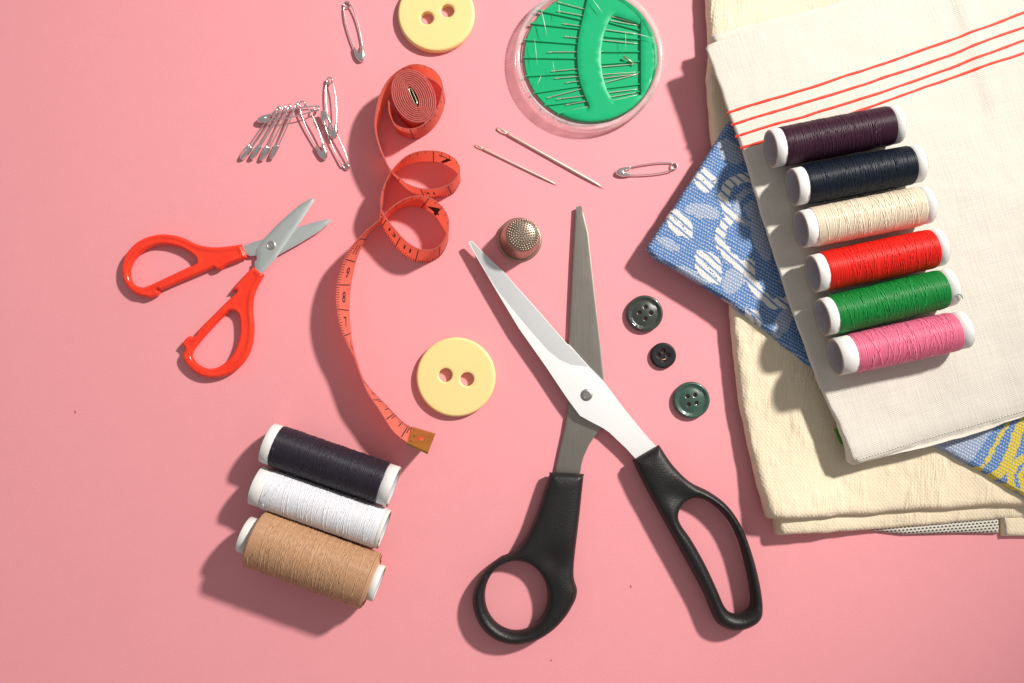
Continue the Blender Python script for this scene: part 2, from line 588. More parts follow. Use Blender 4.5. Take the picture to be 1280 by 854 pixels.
def leaf(v, c, a, b, ro):
    q = v - np.array(c); c_, s_ = math.cos(ro), math.sin(ro)
    u = (q[:, 0] * c_ + q[:, 1] * s_) / a; w = (-q[:, 0] * s_ + q[:, 1] * c_) / b
    return (np.abs(u) < 1) & (np.abs(w) < (1 - np.abs(u) ** 1.7) ** 0.9 * np.ones(len(v)))


def motif(v):
    p = to_img(v); q = (p - np.array([790, 140])) * 2.669
    jit = np.stack([nz(v, 7, 1.3), nz(v, 7, 4.7)], 1) * 6 + np.stack([nz(v, 2.6, 11.3), nz(v, 2.6, 14.7)], 1) * 4
    q = q + jit
    r = np.zeros(len(v))
    R = math.radians
    for c, a, b, ro in [((330, 132), 52, 34, R(35)), ((235, 332), 62, 24, R(12)), ((340, 560), 34, 52, R(35)), ((505, 700), 26, 60, R(25)), ((200, 545), 60, 18, R(30)),
                        ((430, 430), 26, 70, R(-20)), ((310, 640), 60, 16, R(30)), ((415, 350), 55, 18, R(40)), ((120, 440), 46, 16, R(28))]:
        r[ell(q, c, a, b, ro)] = 0.5
    ring = ell(q, (400, 318), 62, 66, 0) & ~ell(q, (400, 318), 40, 44, 0); r[ring] = 0.5
    r[ell(q, (402, 322), 22, 26, 0)] = 0.5
    for c, a, b, ro in [((244, 230), 38, 40, 0), ((156, 372), 62, 36, R(48)), ((255, 518), 62, 42, R(58)), ((405, 686), 40, 22, R(55)), ((100, 345), 10, 8, 0)]:
        r[leaf(q, c, a * 1.12, b * 1.05, ro) & ~stroke(q, [(c[0] - a * math.cos(ro), c[1] - a * math.sin(ro)), (c[0] + a * math.cos(ro), c[1] + a * math.sin(ro))], 2.5)] = 1.0
    for pts, w in [([(420, 212), (360, 222), (318, 245), (303, 285), (318, 330)], 34), ([(335, 345), (300, 390), (290, 430), (318, 480), (365, 520)], 36),
                   ([(388, 505), (395, 560), (425, 610), (470, 642), (545, 632)], 38), ([(330, 345), (365, 365)], 16)]:
        r[stroke(q, pts, w)] = 1.0
    far = (p[:, 0] > 1110) & (p[:, 0] < 1226 + (p[:, 1] - 560) * -0.7)
    r[far] = np.maximum(r[far], 0.5)
    return r


def gold(v):
    p = to_img(v); q = (p - np.array([1000, 460])) * 3.714
    q = q + np.stack([nz(v, 5, 2.3), nz(v, 5, 6.7)], 1) * 6
    r = np.zeros(len(v)); R = math.radians
    for c in [(842, 468), (872, 425), (893, 385), (915, 345), (936, 305), (962, 262), (988, 225), (820, 482)]:
        r[ell(q, c, 26, 11, R(-62))] = 1
    for pts, w in [([(885, 520), (945, 470), (985, 385), (1010, 300), (1060, 215)], 46), ([(985, 560), (975, 500), (1005, 440), (1060, 405)], 34),
                   ([(1040, 560), (1022, 500), (1050, 455)], 26), ([(930, 545), (1000, 560), (1080, 600)], 20), ([(1075, 330), (1060, 380)], 24)]:
        r[stroke(q, pts, w)] = 1
    return r


def blue_dens(q):
    p = to_img(q)
    edge = 883 + (p[:, 1] - 62) * 0.348
    low_ = 581 - (p[:, 0] - 1063) * 0.286
    fine = (p[:, 0] < edge + 14) | (p[:, 1] > low_ - 14)
    coarse = (np.floor(q[:, 0] / 1.5).astype(int) % 5 == 0) & (np.floor(q[:, 1] / 1.3).astype(int) % 5 == 0)
    return fine | coarse


relief('cloth_body', bo, [], lambda v, d: rounded(22.4, 7.6, 5)(v, d) + np.clip(d / 6, 0, 1) * 0.5 * nz(v, 30, 6) , flat(22.2), BLUE, bl, 1.5, (0.8, 2.2, 4), dens=blue_dens, skirt=True, sharp=0,
       attr={'motif': motif, 'gold': gold})

# white towel with red stripes
tw = thing('striped_towel', 'off white linen towel with four red stripes, folded on top of the pile', 'towel', P(1150, 300, 0))
l2 = [(887, 44), (920, 34), (990, 17), (1040, 5), (1075, -8), (1400, -90), (1400, 480), (1290, 517), (1165, 556), (1076, 573), (1066, 530), (1014, 400), (956, 240), (912, 110)]
l2 = [tuple(P(x, y, 35)[:2]) for x, y in l2]
relief('folded_layer', wavy(l2, 1.0, 6, 5), [], rounded(30.6, 9, 6), flat(30.4), LINEN, tw, 9, (1.5, 3.5, 6), skirt=True, sharp=0)
t1 = [(881.5, 62), (884, 58), (920, 44), (960, 32), (1010, 16), (1070, 0), (1120, -16), (1400, -90), (1400, 485), (1281, 519), (1220, 541), (1164, 557), (1110, 569), (1066, 581), (1061, 578), (1044.5, 531), (1020, 477), (985, 380), (950, 270), (925.6, 186), (909, 141), (892, 92)]
t1 = [tuple(P(x, y, 42)[:2]) for x, y in t1]
fr0 = np.array(P(1063, 581, 42)[:2]); fr1 = np.array(P(1281, 519, 42)[:2]); frd = (fr1 - fr0) / np.linalg.norm(fr1 - fr0); frn = np.array([-frd[1], frd[0]])


def towel_z(v, d=None):
    """height of the towel's upper face, the front fold rolling down over a wide curve"""
    v = np.asarray(v, float)
    k = np.clip(((v - fr0) @ frn) / 22, 0, 1)
    roll = -6.0 * (1 - np.sqrt(np.maximum(0, 1 - (1 - k) ** 2)))
    w = v @ frd; u = v @ frn
    ca_ = np.array(P(1198, 0, 54)[:2]); cb_ = np.array(P(1252, 172, 54)[:2]); cd_ = (cb_ - ca_) / np.linalg.norm(cb_ - ca_); cn_ = np.array([-cd_[1], cd_[0]])
    cu = (v - ca_) @ cn_; cs = (v - ca_) @ cd_
    crease = 3.0 / (1 + np.exp(-cu / 3.5)) * np.exp(-((cs - 40) / 140.0) ** 2) * np.exp(-np.maximum(cu, 0) / 40)
    crease = crease + 1.3 * np.exp(-((w - 190 + 0.35 * u) / 7.0) ** 2) * np.exp(-((u - 330) / 120) ** 2)
    p_ = to_img(v, 48)
    lift = 8.0 * np.exp(-((p_[:, 0] - 1066) / 55) ** 2 - ((p_[:, 1] - 572) / 45) ** 2)
    return ZT1 + roll + lift + 2.2 * nz(v, 80, 8) + 0.9 * nz(np.stack([w * .35, u], 1), 26, 12) + 0.35 * nz(v, 15, 9) + crease


def towel_top(v, d):
    k = np.clip(d / 3.2, 0, 1)
    e_ = np.sqrt(np.maximum(0, 1 - (1 - k) ** 2))
    return 45.4 + (towel_z(v) - 45.4) * e_


t1 = wavy(t1, 0.9, 4, 6)
TL = [resample(t1, 4.5)]
relief('towel_body', t1, [], towel_top, lambda v, d: 44.9 - 11.0 * (1 - np.clip(((v - fr0) @ frn) / 22, 0, 1)), LINEN, tw, 4.5, (0.5, 1.2, 2.2, 3.3), skirt=True, sharp=0)
# the four woven stripes lie along the towel
for pts in ([(909, 141), (955, 127), (1000, 114), (1057, 95), (1115, 76), (1172, 56), (1225, 37), (1280, 16), (1330, -3)],
            [(914.5, 156), (960, 142), (1005, 129), (1057, 113), (1120, 92), (1188, 69), (1235, 50), (1280, 34.5), (1330, 16)],
            [(919.5, 171), (965, 157), (1005, 146), (1037, 136), (1110, 113), (1180, 88), (1214, 75), (1280, 51), (1330, 33)],
            [(925.5, 185), (965, 174), (1005, 162), (1050, 147), (1096, 131), (1140, 115), (1188, 98), (1230, 83), (1280, 67), (1330, 48)]):
    path = catmull([P(x, y, ZT1)[:2] for x, y in pts], 14, False)
    path = [np.array(p) + np.array((0, 0.9 * noise.noise(Vector((p[0] / 26, p[1] / 26, 3.0))))) for p in path]
    qs, hs, fs = [], [], []
    for i, p in enumerate(path):
        a = path[max(i - 1, 0)]; b = path[min(i + 1, len(path) - 1)]
        t = (b - a) / np.linalg.norm(b - a); nn_ = np.array([-t[1], t[0]])
        w = 1.75 + 0.45 * noise.noise(Vector((i * 0.35, p[1] / 40, 2)))
        for k, (o_, hh) in enumerate(((-1, -1.3), (-0.9, 0.25), (0, 0.65), (0.9, 0.25), (1, -1.3))):
            qs.append(p + nn_ * o_ * w); hs.append(hh)
        if i:
            for k in range(4):
                fs.append(((i - 1) * 5 + k, (i - 1) * 5 + k + 1, i * 5 + k + 1, i * 5 + k)[::-1])
    qs = np.array(qs); dd = dist(qs, TL) * inside(qs, TL[0])
    zs_ = np.maximum(towel_top(qs, dd), towel_z(qs) - 1.6) + np.array(hs)
    vs = [(q[0], q[1], z_) for q, z_ in zip(qs, zs_)]
    link('stripe', vs, fs, RED_YARN, tw)
st = MB()
a0 = P(1066, 574, 42); a1 = P(1290, 510, 42)
for k in range(60):
    if k % 1 == 0:
        u0 = a0.lerp(a1, k / 60); u1 = a0.lerp(a1, (k + 0.86) / 60)
        z0 = float(towel_z([u0[:2]])[0]); 
        st.tube([(u0.x, u0.y, z0 - 0.2), ((u0.x + u1.x) / 2, (u0.y + u1.y) / 2, z0 + 0.25), (u1.x, u1.y, z0 - 0.2)], 0.5, 4)
st.done('hem_stitches', LINEN, tw, kind='stuff')
gt = MB()
a = P(1044, 536, 36); b = P(1053, 556, 36)
gt.box((a + b) / 2, (b - a) / 2, Vector((1.6, 0.9, 0)), Vector((0, 0, 1.2)))
gt.done('green_edge', simple('green_print', (0.10, 0.30, 0.04), 0.8), tw, False)
# loose fibres at the towel's cut edge
fb = MB()
for k in range(70):
    t = rnd.random(); a = P(883 + 178 * t + 0, 66 + 510 * t, 41)
    q = P(*(np.interp(t, [0, .15, .25, .45, .62, .8, 1], [883, 909, 925.6, 960, 985, 1020, 1062]), np.interp(t, [0, .15, .25, .45, .62, .8, 1], [66, 141, 186, 302, 380, 477, 578])), 42)
    L = rnd.uniform(0.8, 2.6)
    fb.tube([q + Vector((1, 0, 0)), q + Vector((-L, rnd.uniform(-1, 1) * L * 0.5, rnd.uniform(-1, 1)))], 0.25, 3)
fb.done('loose_fibres', LINEN, tw, kind='stuff')

# ------------------------------------------------------------------ thread spools
CAPW = simple('white_paper_tube', (0.68, 0.665, 0.645), 0.65, var=0.06, bump=0.15, bscale=0.4)
RIM = simple('paper_edge', (0.50, 0.40, 0.29), 0.8, var=0.3)
TORN = simple('torn_brown_paper', (0.30, 0.17, 0.08), 0.85, var=0.4)
INNER = simple('grey_paper_tube', (0.55, 0.52, 0.56), 0.7, var=0.1)


def spool(label, group, A, B, z, rc, rt, ca, cb, col, seed, pitch=1.15, hi=0.25, taper=0.0, name='thread_spool', matrough=0.42, tail=None, torn=None, cross=10):
    """A, B: picture points of the two end centres; z: axis height"""
    R_ = random.Random(seed)
    a = P(A[0], A[1], z); b = P(B[0], B[1], z); ax = (b - a); L = ax.length; ax.normalize()
    t = thing(name, label, 'thread spool', ((a + b) / 2 - Vector((0, 0, z))) + Vector((0, 0, z - rt)), group)
    up_ = Vector((0, 0, 1)); sd = up_.cross(ax)

    def at(x, r, th): return a + ax * x + (sd * math.cos(th) + up_ * math.sin(th)) * r
    th0 = 2.2
    m = MB()
    wob = lambda i, k, an: 0.25 * noise.noise(Vector((an * 1.3, i * 0.7, seed)))
    m.lathe([(rc - th0, 0.6), (rc - th0 * 0.6, 0), (rc - 0.5, 0.1), (rc, 0.7), (rc, ca + 0.6), (rc - 1.6, ca + 1.4), (rc - 1.6, L - cb - 1.4), (rc, L - cb - 0.6), (rc, L - 0.7), (rc - 0.5, L - 0.1), (rc - th0 * 0.6, L), (rc - th0, L - 0.6)], a, ax, 56, wob)
    core = m.done('core', CAPW, t)
    m = MB(); m.lathe([(rc - th0, 0.6), (rc - th0, L - 0.6)], a, ax, 48); 
    m.v = m.v; inn = m.done('tube_lining', INNER, core)
    m = MB()
    for e_, sg in ((0, -1), (L, 1)):
        m.lathe([(rc - th0 + .1, e_ + 0.1 * sg), (rc - th0 * .5, e_ + 0.28 * sg), (rc - 0.5, e_ + 0.1 * sg)], a, ax, 48, lambda i, k, an: 0.35 * noise.noise(Vector((an * 3, seed, 4))))
    m.done('tube_rim', RIM, core, kind='stuff')
    mat = mat_thread('thread_%d' % seed, col, hi, matrough)
    x0, x1 = ca, L - cb
    def rad(x):
        e_ = min(x - x0, x1 - x)
        k = max(0.0, min(1.0, e_ / 4.0))
        return rc + (rt - rc) * math.sqrt(1 - (1 - k) ** 2) if rt > rc + 2 else rt - 0.5 * (1 - k)
    def rbulge(x):
        return rad(x) + 0.35 * noise.noise(Vector((x / 18, seed, 0)))
    m = MB()
    N = 26
    m.lathe([(rc - 1, x0)] + [(rbulge(x0 + (x1 - x0) * i / N) - 0.55, x0 + (x1 - x0) * i / N) for i in range(N + 1)] + [(rc - 1, x1)], a, ax, 48)
    SEG = 22
    # one close layer
    pts = []; turns = int((x1 - x0) / pitch)
    for i in range(turns * SEG):
        u = i / (turns * SEG); x = x0 + 0.5 + (x1 - x0 - 1) * u + 0.6 * noise.noise(Vector((i / SEG * 0.9, seed, 5))) + 0.12 * noise.noise(Vector((i * 0.07, seed, 2)))
        x = min(max(x, x0), x1)
        pts.append(at(x, rbulge(x) - 0.30 + 0.08 * noise.noise(Vector((i * 0.11, 3, seed))), i / SEG * 2 * math.pi))
    m.tube(pts, 0.66, 5)
    # crossing passes laid at a slant
    for k in range(cross):
        sg = 1 if k % 2 else -1
        pp = R_.uniform(24, 48); s0 = R_.uniform(0, 0.25); s1 = R_.uniform(0.75, 1.0)
        T = int((x1 - x0) * (s1 - s0) / pp) + 1; pts = []; ph = R_.uniform(0, 6.28)
        for i in range(T * SEG):
            u = s0 + (s1 - s0) * i / (T * SEG)
            if sg < 0: u = 1 - u
            x = x0 + 1 + (x1 - x0 - 2) * u + 2.5 * noise.noise(Vector((i / SEG * .8, seed + k, 5)))
            x = min(max(x, x0 + .3), x1 - .3)
            pts.append(at(x, rbulge(x) + 0.26, ph + i / SEG * 2 * math.pi))
        m.tube(pts, 0.5, 4)
    th = m.done('thread', mat, t)
    if torn:
        m = MB()
        for (t0, t1, w_) in torn:
            m.tube([at(L - 0.2 + 0.5 * math.sin(k * 2.1), rc - 1.1 + 0.3 * math.sin(k * 1.7), t0 + (t1 - t0) * k / 7) for k in range(8)], [w_ * (0.5 + 0.5 * math.sin(math.pi * k / 7)) for k in range(8)], 5)
        m.done('torn_paper', TORN, core)
    if tail:
        m = MB(); m.tube([at(*p) for p in tail], 0.6, 5); m.done('thread_end', mat, t)
    return t


G1 = 'six thread spools in a row on the striped towel'
ZS = ZT1 + 22.6
spool('dark purple thread spool, topmost of the row on the towel', G1, (963, 186.5), (1121, 155.5), ZS, 22.2, 23.0, 12, 9.5, (0.045, 0.012, 0.028), 11, hi=0.8)
spool('navy blue thread spool between purple and cream spools', G1, (990.5, 234.3), (1147.5, 204.7), ZS, 22.1, 23.0, 12.5, 10.5, (0.006, 0.011, 0.022), 12, hi=0.8)
spool('cream coloured thread spool between navy and red spools', G1, (1001, 287), (1158.5, 256), ZS, 22.1, 23.0, 12.5, 10, (0.88, 0.77, 0.60), 13, hi=0.15)
spool('bright red thread spool on the towel', G1, (1015.5, 342.5), (1174.5, 309), ZS, 22.1, 23.0, 12, 10, (0.80, 0.018, 0.010), 14, hi=0.2)
spool('green thread spool between red and pink spools', G1, (1027.5, 397), (1187.5, 359), ZS, 22.1, 23.0, 11.5, 11, (0.008, 0.25, 0.045), 15, hi=0.4,
      tail=[(148, 23.3, 2.0), (152, 23.8, 2.05), (154, 23.6, 2.2), (155.5, 23.0, 2.3)])
spool('pink thread spool, lowest of the row on the towel', G1, (1043.5, 446.5), (1204.5, 412), ZS, 22.1, 23.0, 18.5, 12.5, (0.84, 0.20, 0.33), 16, hi=0.25)
G2 = 'three thread spools on the pink paper'
spool('charcoal black thread spool lying on the pink paper', G2, (334.5, 553.5), (492.5, 608.5), 25.6, 24.8, 25.6, 12, 13, (0.018, 0.014, 0.022), 21, hi=1.4, torn=((2.5, 3.3, 1.5),))
spool('white thread spool between charcoal and tan spools', G2, (320.5, 606), (480.5, 662), 24.8, 24.0, 24.9, 15, 5, (0.78, 0.78, 0.82), 22, hi=0.12, torn=((1.8, 3.2, 1.2),))
spool('fat tan brown thread spool with narrow white ends', G2, (305, 667.5), (474, 730), 34.5, 21.5, 34.0, 13, 8, (0.49, 0.285, 0.16), 23, hi=0.35, pitch=1.4,
      tail=[(40, 34, 3.9), (34, 34.5, 3.8), (28, 35.5, 3.7), (24, 36, 3.65)], cross=14)

# ------------------------------------------------------------------ large sewing scissors
DG = math.radians
STEEL = mat_brushed('bright_steel', (0.74, 0.74, 0.73), 0.50, DG(-52), 0.06, 0.0)
GROUND = mat_brushed('ground_steel', (0.76, 0.76, 0.755), 0.37, DG(40), 0.03, 0.0)
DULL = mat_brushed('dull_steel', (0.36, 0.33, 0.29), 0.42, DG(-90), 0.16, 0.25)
BLACKP = simple('black_plastic', (0.010, 0.009, 0.009), 0.44, var=0.2, nscale=0.1, bump=0.45, bscale=0.55, spec=0.42, rvar=0.08)
sc = thing('sewing_scissors', 'large open scissors with steel blades and black plastic handles', 'scissors', P(733, 494, 0))
o7, k7 = (560, 240), 3.286
o8, k8 = (540, 450), 2.248
zb1 = 11.0
blade1 = [(585.9, 304.5), (587, 302), (590.4, 301.8), (609, 320.5), (630, 340.4), (669.6, 384.6), (690, 408), (709.1, 430), (712, 431.2), (736.5, 458.5), (754.8, 477), (780, 510.5), (806.9, 543.4), (819.4, 556.8), (826, 566),
          (803, 583), (794.5, 573.7), (783, 561), (771.3, 550), (762, 541), (753.5, 535), (738, 527), (724.6, 519.5), (709.1, 498.7), (681.7, 457.8), (648.3, 410.4), (620.9, 364.8), (599.6, 328.3)]
bx = P(640, 360, 0); by = P(760, 520, 0)
bdir = np.array(((by - bx).x, (by - bx).y)); bdir /= np.linalg.norm(bdir); bnr = np.array([-bdir[1], bdir[0]])   # towards the upper right
bmid = np.array(P(733, 494, zb1)[:2])


def blade1_top(v, d):
    u = (v - bmid) @ bnr; s_ = (v - bmid) @ bdir
    return zb1 + 2.0 - 0.095 * u * np.clip(1.0 + 0 * s_, 0, 1)


relief('blade', img(blade1, zb1), [], blade1_top, lambda v, d: blade1_top(v, d) - 2.6, STEEL, sc, 8, (), sharp=30)
# ground cutting face, a thin hollow-ground facet along the cutting edge
gf = [(587.6, 303.6), (590.2, 302.6), (609, 321.4), (630, 341.4), (669.4, 385.6), (690, 409), (708.8, 431), (711.8, 432.2), (736, 459.2), (728, 457.5), (714, 456), (700, 450), (684, 437), (664, 414), (642, 388), (626, 368), (619, 358), (600, 327)]
fct = relief('cutting_facet', img(gf, zb1 + 1), [], lambda v, d: blade1_top(v, d) + 0.12 + 0.0 * d, lambda v, d: blade1_top(v, d) - 0.5, GROUND, sc, 8, (), sharp=30)
fct.data.polygons.foreach_set('use_smooth', [False] * len(fct.data.polygons))
blade2 = [(720.0, 259), (721.5, 257.5), (725.5, 257.3), (727.2, 259), (735, 291.7), (742.6, 361.7), (750.2, 428.7), (755.0, 478), (757, 505), (751.3, 534.5), (742, 547), (735.7, 557), (729.5, 571), (726.8, 581), (724, 600), (692, 600), (693.5, 593), (699, 567), (705.5, 539), (711.3, 505.6), (709, 470), (711.2, 430), (713.7, 377), (716.7, 316)]
zb2 = 5.5


def blade2_top(v, d):
    c = np.array(P(733, 494, zb2)[:2]); u = (v[:, 0] - c[0])
    return zb2 + 1.2 + 0.05 * u - 0.3 * np.clip(1 - d / 1.2, 0, 1)


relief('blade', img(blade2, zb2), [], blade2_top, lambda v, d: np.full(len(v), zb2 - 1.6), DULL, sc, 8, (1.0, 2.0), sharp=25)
rv = MB(); c = P(733.5, 493.6, 14)
rv.lathe([(7.2, -2), (7.2, 1.2), (6.4, 2.4), (4.6, 2.9), (4.2, 2.5), (0.01, 2.5)], Vector((c.x, c.y, zb1 + 2)), n=32)
rivet = rv.done('rivet', simple('rivet_steel', (0.45, 0.43, 0.40), 0.38, 1.0, 0.15), sc, sharp=40)
h1 = [(330, 322), (334, 316), (420, 320), (425, 330), (420, 380), (415, 430), (408, 490), (402, 540), (398, 585), (399, 615), (407, 642), (406, 662), (397, 685), (372, 725), (335, 762), (290, 788), (235, 799), (180, 786), (137, 748), (115, 692), (119, 642), (145, 595), (188, 556), (222, 541), (250, 515), (272, 478), (293, 432), (313, 372)]
hole1 = [(237 + 88 * math.cos(a_), 662 + 98 * math.sin(a_)) for a_ in np.linspace(0, 2 * math.pi, 40, endpoint=False)]


def handle_top(z0, t, r, crease=None, crown=0.0, groove=0.0):
    def fn(v, d):
        k = np.clip(d / r, 0, 1)
        z = z0 + t * np.sqrt(np.maximum(0, 1 - (1 - k) ** 2)) + crown * (1 - (1 - np.clip(d / 20, 0, 1)) ** 2) - groove * np.clip((d - 4.6) / 1.2, 0, 1)
        if crease is not None: z = z + crease(v, d)
        return z
    return fn


def handle_bot(z0, t, r):
    return lambda v, d: z0 - t * np.sqrt(np.maximum(0, 1 - (1 - np.clip(d / r, 0, 1)) ** 2))


def cr1(v, d):
    q = (to_img(v, 12) - np.array(o8)) * k8
    # saddle between the shank and the ring; shank a little lower
    sad = -5.5 * np.exp(-(((q[:, 0] - 335) / 45) ** 2 + ((q[:, 1] - 555) / 40) ** 2))
    sh = -2.0 * np.clip((520 - q[:, 1]) / 160, 0, 1)
    return (sad + sh) * np.clip(d / 7, 0, 1)


zh = 13.0
relief('handle', img(catmull(h1, 5), zh, o8, k8), [img(hole1, zh, o8, k8)], handle_top(zh, 10.5, 8, cr1, 4.0), handle_bot(zh, 11.5, 8), BLACKP, sc, 2.5, (0.4, 1.4, 3, 5.2, 7.4), sharp=0)
h2 = [(565, 285), (568, 279), (632, 242), (640, 243), (658, 270), (682, 302), (725, 343), (780, 371), (830, 410), (870, 470), (900, 550), (920, 630), (928, 695), (921, 728), (893, 750), (852, 760), (815, 749), (790, 722), (762, 655), (712, 562), (660, 468), (614, 385), (578, 315)]
hole2 = [(691, 438), (700, 410), (720, 393), (750, 388), (790, 408), (830, 450), (860, 510), (880, 580), (893, 650), (893, 692), (870, 712), (840, 710), (820, 690), (798, 640), (765, 570), (728, 505), (700, 465)]


def cr2(v, d):
    q = (to_img(v, 12) - np.array(o8)) * k8
    sad = -5.5 * np.exp(-(((q[:, 0] - 690) / 45) ** 2 + ((q[:, 1] - 375) / 35) ** 2))
    sh = -1.5 * np.clip((360 - q[:, 1]) / 110, 0, 1)
    return (sad + sh) * np.clip(d / 7, 0, 1)


relief('handle', img(catmull(h2, 5), zh + 1, o8, k8), [img(catmull(hole2, 5), zh + 1, o8, k8)], handle_top(zh + 1, 10.5, 8, cr2, 4.0), handle_bot(zh + 1, 11.5, 8), BLACKP, sc, 2.5, (0.4, 1.4, 3, 5.2, 7.4), sharp=0)

# ------------------------------------------------------------------ small red scissors
REDP = M('red_plastic'); _co = REDP.coord()
REDP.p(color=REDP.mix(REDP.noise(_co, 0.05, 3), (0.80, 0.030, 0.012), (0.92, 0.060, 0.022)), rough=0.22, spec=0.5, sss=0.35)
REDP.b.inputs['Subsurface Radius'].default_value = (0.004, 0.0006, 0.0004)
REDP = REDP.m
THIN = mat_brushed('thin_steel', (0.72, 0.77, 0.75), 0.5, DG(50), 0.12)
rs = thing('craft_scissors', 'small open scissors with translucent red handles', 'scissors', P(339, 307, 0))
o1, k1 = (120, 220), 3.05
hA = [(552, 262), (556, 262), (575, 308), (573, 312), (552, 322), (500, 342), (478, 357), (462, 359), (453, 351), (440, 356), (385, 379), (330, 402), (250, 437), (245, 437), (242, 452), (212, 466), (190, 462), (160, 456), (125, 428), (104, 387), (104, 335), (124, 290), (165, 250), (215, 229), (270, 223), (330, 235), (390, 262), (450, 272), (510, 268)]
holeA = [(388, 328), (378, 338), (340, 355), (270, 388), (200, 420), (170, 424), (142, 408), (132, 372), (144, 330), (180, 290), (235, 266), (290, 267), (340, 283), (378, 308)]
hB = [(598, 350), (603, 348), (640, 376), (640, 381), (622, 415), (605, 455), (599, 510), (604, 570), (600, 630), (580, 690), (540, 737), (490, 764), (430, 770), (382, 752), (345, 717), (333, 684), (343, 660), (342, 655), (328, 646), (328, 642), (354, 612), (377, 612), (400, 580), (450, 530), (500, 480), (540, 441), (522, 442), (521, 437), (545, 405), (575, 372)]
holeB = [(520, 515), (545, 530), (551, 580), (545, 630), (520, 685), (480, 722), (435, 735), (395, 720), (372, 695), (372, 670), (410, 620), (460, 565), (500, 525)]
for ol, hl in ((hA, holeA), (hB, holeB)):
    relief('handle', img(catmull(ol, 4), 6, o1, k1), [img(catmull(hl, 4), 6, o1, k1)], handle_top(6, 5.5, 3.6, None, 0.0, 1.3), handle_bot(6, 5.5, 3.6), REDP, rs, 2, (0.3, 1.1, 2.4, 4.2), sharp=0)
bA = [(560, 268), (610, 250), (645, 240), (700, 220), (760, 199), (840, 174), (885, 165), (896, 168), (893, 177), (852, 211), (782, 254), (735, 280), (690, 305), (640, 306), (610, 304), (592, 306), (572, 300), (564, 304), (552, 274)]
relief('blade', img(bA, 6, o1, k1), [], lambda v, d: 6.4 + 0.9 * np.clip(d / 3, 0, 1), flat(5.2), THIN, rs, 4, (1.5, 3), sharp=20)
bB = [(604, 340), (605, 326), (613, 320), (612, 276), (640, 240), (700, 176), (775, 110), (825, 83), (833, 88), (830, 98), (790, 160), (738, 235), (700, 291), (688, 312), (632, 372), (622, 380), (600, 362), (606, 350)]
relief('blade', img(bB, 8.6, o1, k1), [], lambda v, d: 8.4 + 0.9 * np.clip(d / 3, 0, 1), flat(7.6), THIN, rs, 4, (1.5, 3), sharp=20)
c = P(339.2, 306.8, 9)
rv = MB(); rv.lathe([(5.6, 0), (5.6, 1.3), (4.6, 2.1), (3.4, 1.5), (0.01, 1.3)], Vector((c.x, c.y, 9.0)), n=24)
rv.box(Vector((c.x, c.y, 10.6)), Vector((0.5, 0.2, 0)), Vector((-1.3, 3.0, 0)), Vector((0, 0, .3)))
rv.done('rivet', simple('small_rivet', (0.62, 0.62, 0.60), 0.3, 1.0), rs, sharp=35)

# ------------------------------------------------------------------ tape measure
TAPE = M('coral_tape'); _co = TAPE.coord()
_tc = TAPE.mix(TAPE.noise(_co, 0.25, 4, 0.7), (0.90, 0.27, 0.195), (0.95, 0.33, 0.25))
TAPE.p(color=_tc, rough=0.5, spec=0.35)
_tl = TAPE.n('ShaderNodeBsdfTranslucent'); _ms = TAPE.n('ShaderNodeMixShader'); _ms.inputs[0].default_value = 0.62
_tl.inputs[0].default_value = (0.97, 0.44, 0.33, 1); TAPE.t.links.new(TAPE.b.outputs[0], _ms.inputs[1]); TAPE.t.links.new(_tl.outputs[0], _ms.inputs[2]); TAPE.t.links.new(_ms.outputs[0], TAPE.out.inputs[0])
TAPE.bump(TAPE.noise(_co, 0.8, 2), 0.12, 0.6); TAPE = TAPE.m
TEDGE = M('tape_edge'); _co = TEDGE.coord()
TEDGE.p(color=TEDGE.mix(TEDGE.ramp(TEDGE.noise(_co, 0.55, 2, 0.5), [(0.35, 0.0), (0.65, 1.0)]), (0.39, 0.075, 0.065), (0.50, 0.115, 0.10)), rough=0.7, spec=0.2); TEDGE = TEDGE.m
INK = simple('black_ink', (0.02, 0.012, 0.012), 0.6)
BRASS = simple('aged_brass', (0.46, 0.22, 0.045), 0.42, 0.75, 0.25, 0.12, 0.1, 0.3, rvar=0.1)
tm = thing('tape_measure', 'coral red measuring tape uncurling from its roll in two loops', 'tape measure', P(500, 300, 0))
o3, k3 = (400, 70), 3.417
o4, k4 = (400, 240), 2.44
N_ = None
tp3 = [((292, 190), N_), ((296, 240), N_), ((315, 285), N_), ((345, 305), N_), ((385, 312), N_), ((430, 300), N_), ((475, 262), N_), ((508, 205), N_), ((522, 150), N_), ((517, 105), N_), ((490, 65), N_), ((445, 42), N_), ((395, 37), N_),
       ((340, 60), N_), ((290, 105), N_), ((257, 165), N_), ((240, 230), N_), ((234, 300), (246, 325)), ((250, 380), (262, 398)), ((280, 450), (290, 468)), ((305, 490), (309, 503)),
       ((335, 518), (330, 524)), ((375, 548), (385, 577)), ((430, 566), (445, 598)), ((490, 568), (510, 604)), ((545, 552), (562, 591)), ((578, 525), (586, 562)), ((595, 490), (599, 527)), ((592, 462), (583, 494)), ((565, 432), (560, 476)),
       ((520, 411), (520, 456)), ((470, 405), (470, 450)), ((420, 409), (415, 453)), ((370, 428), (362, 471)), ((325, 468), (322, 499)), ((295, 510), (292, 533)), ((270, 565), (276, 581)), ((258, 620), (270, 631))]
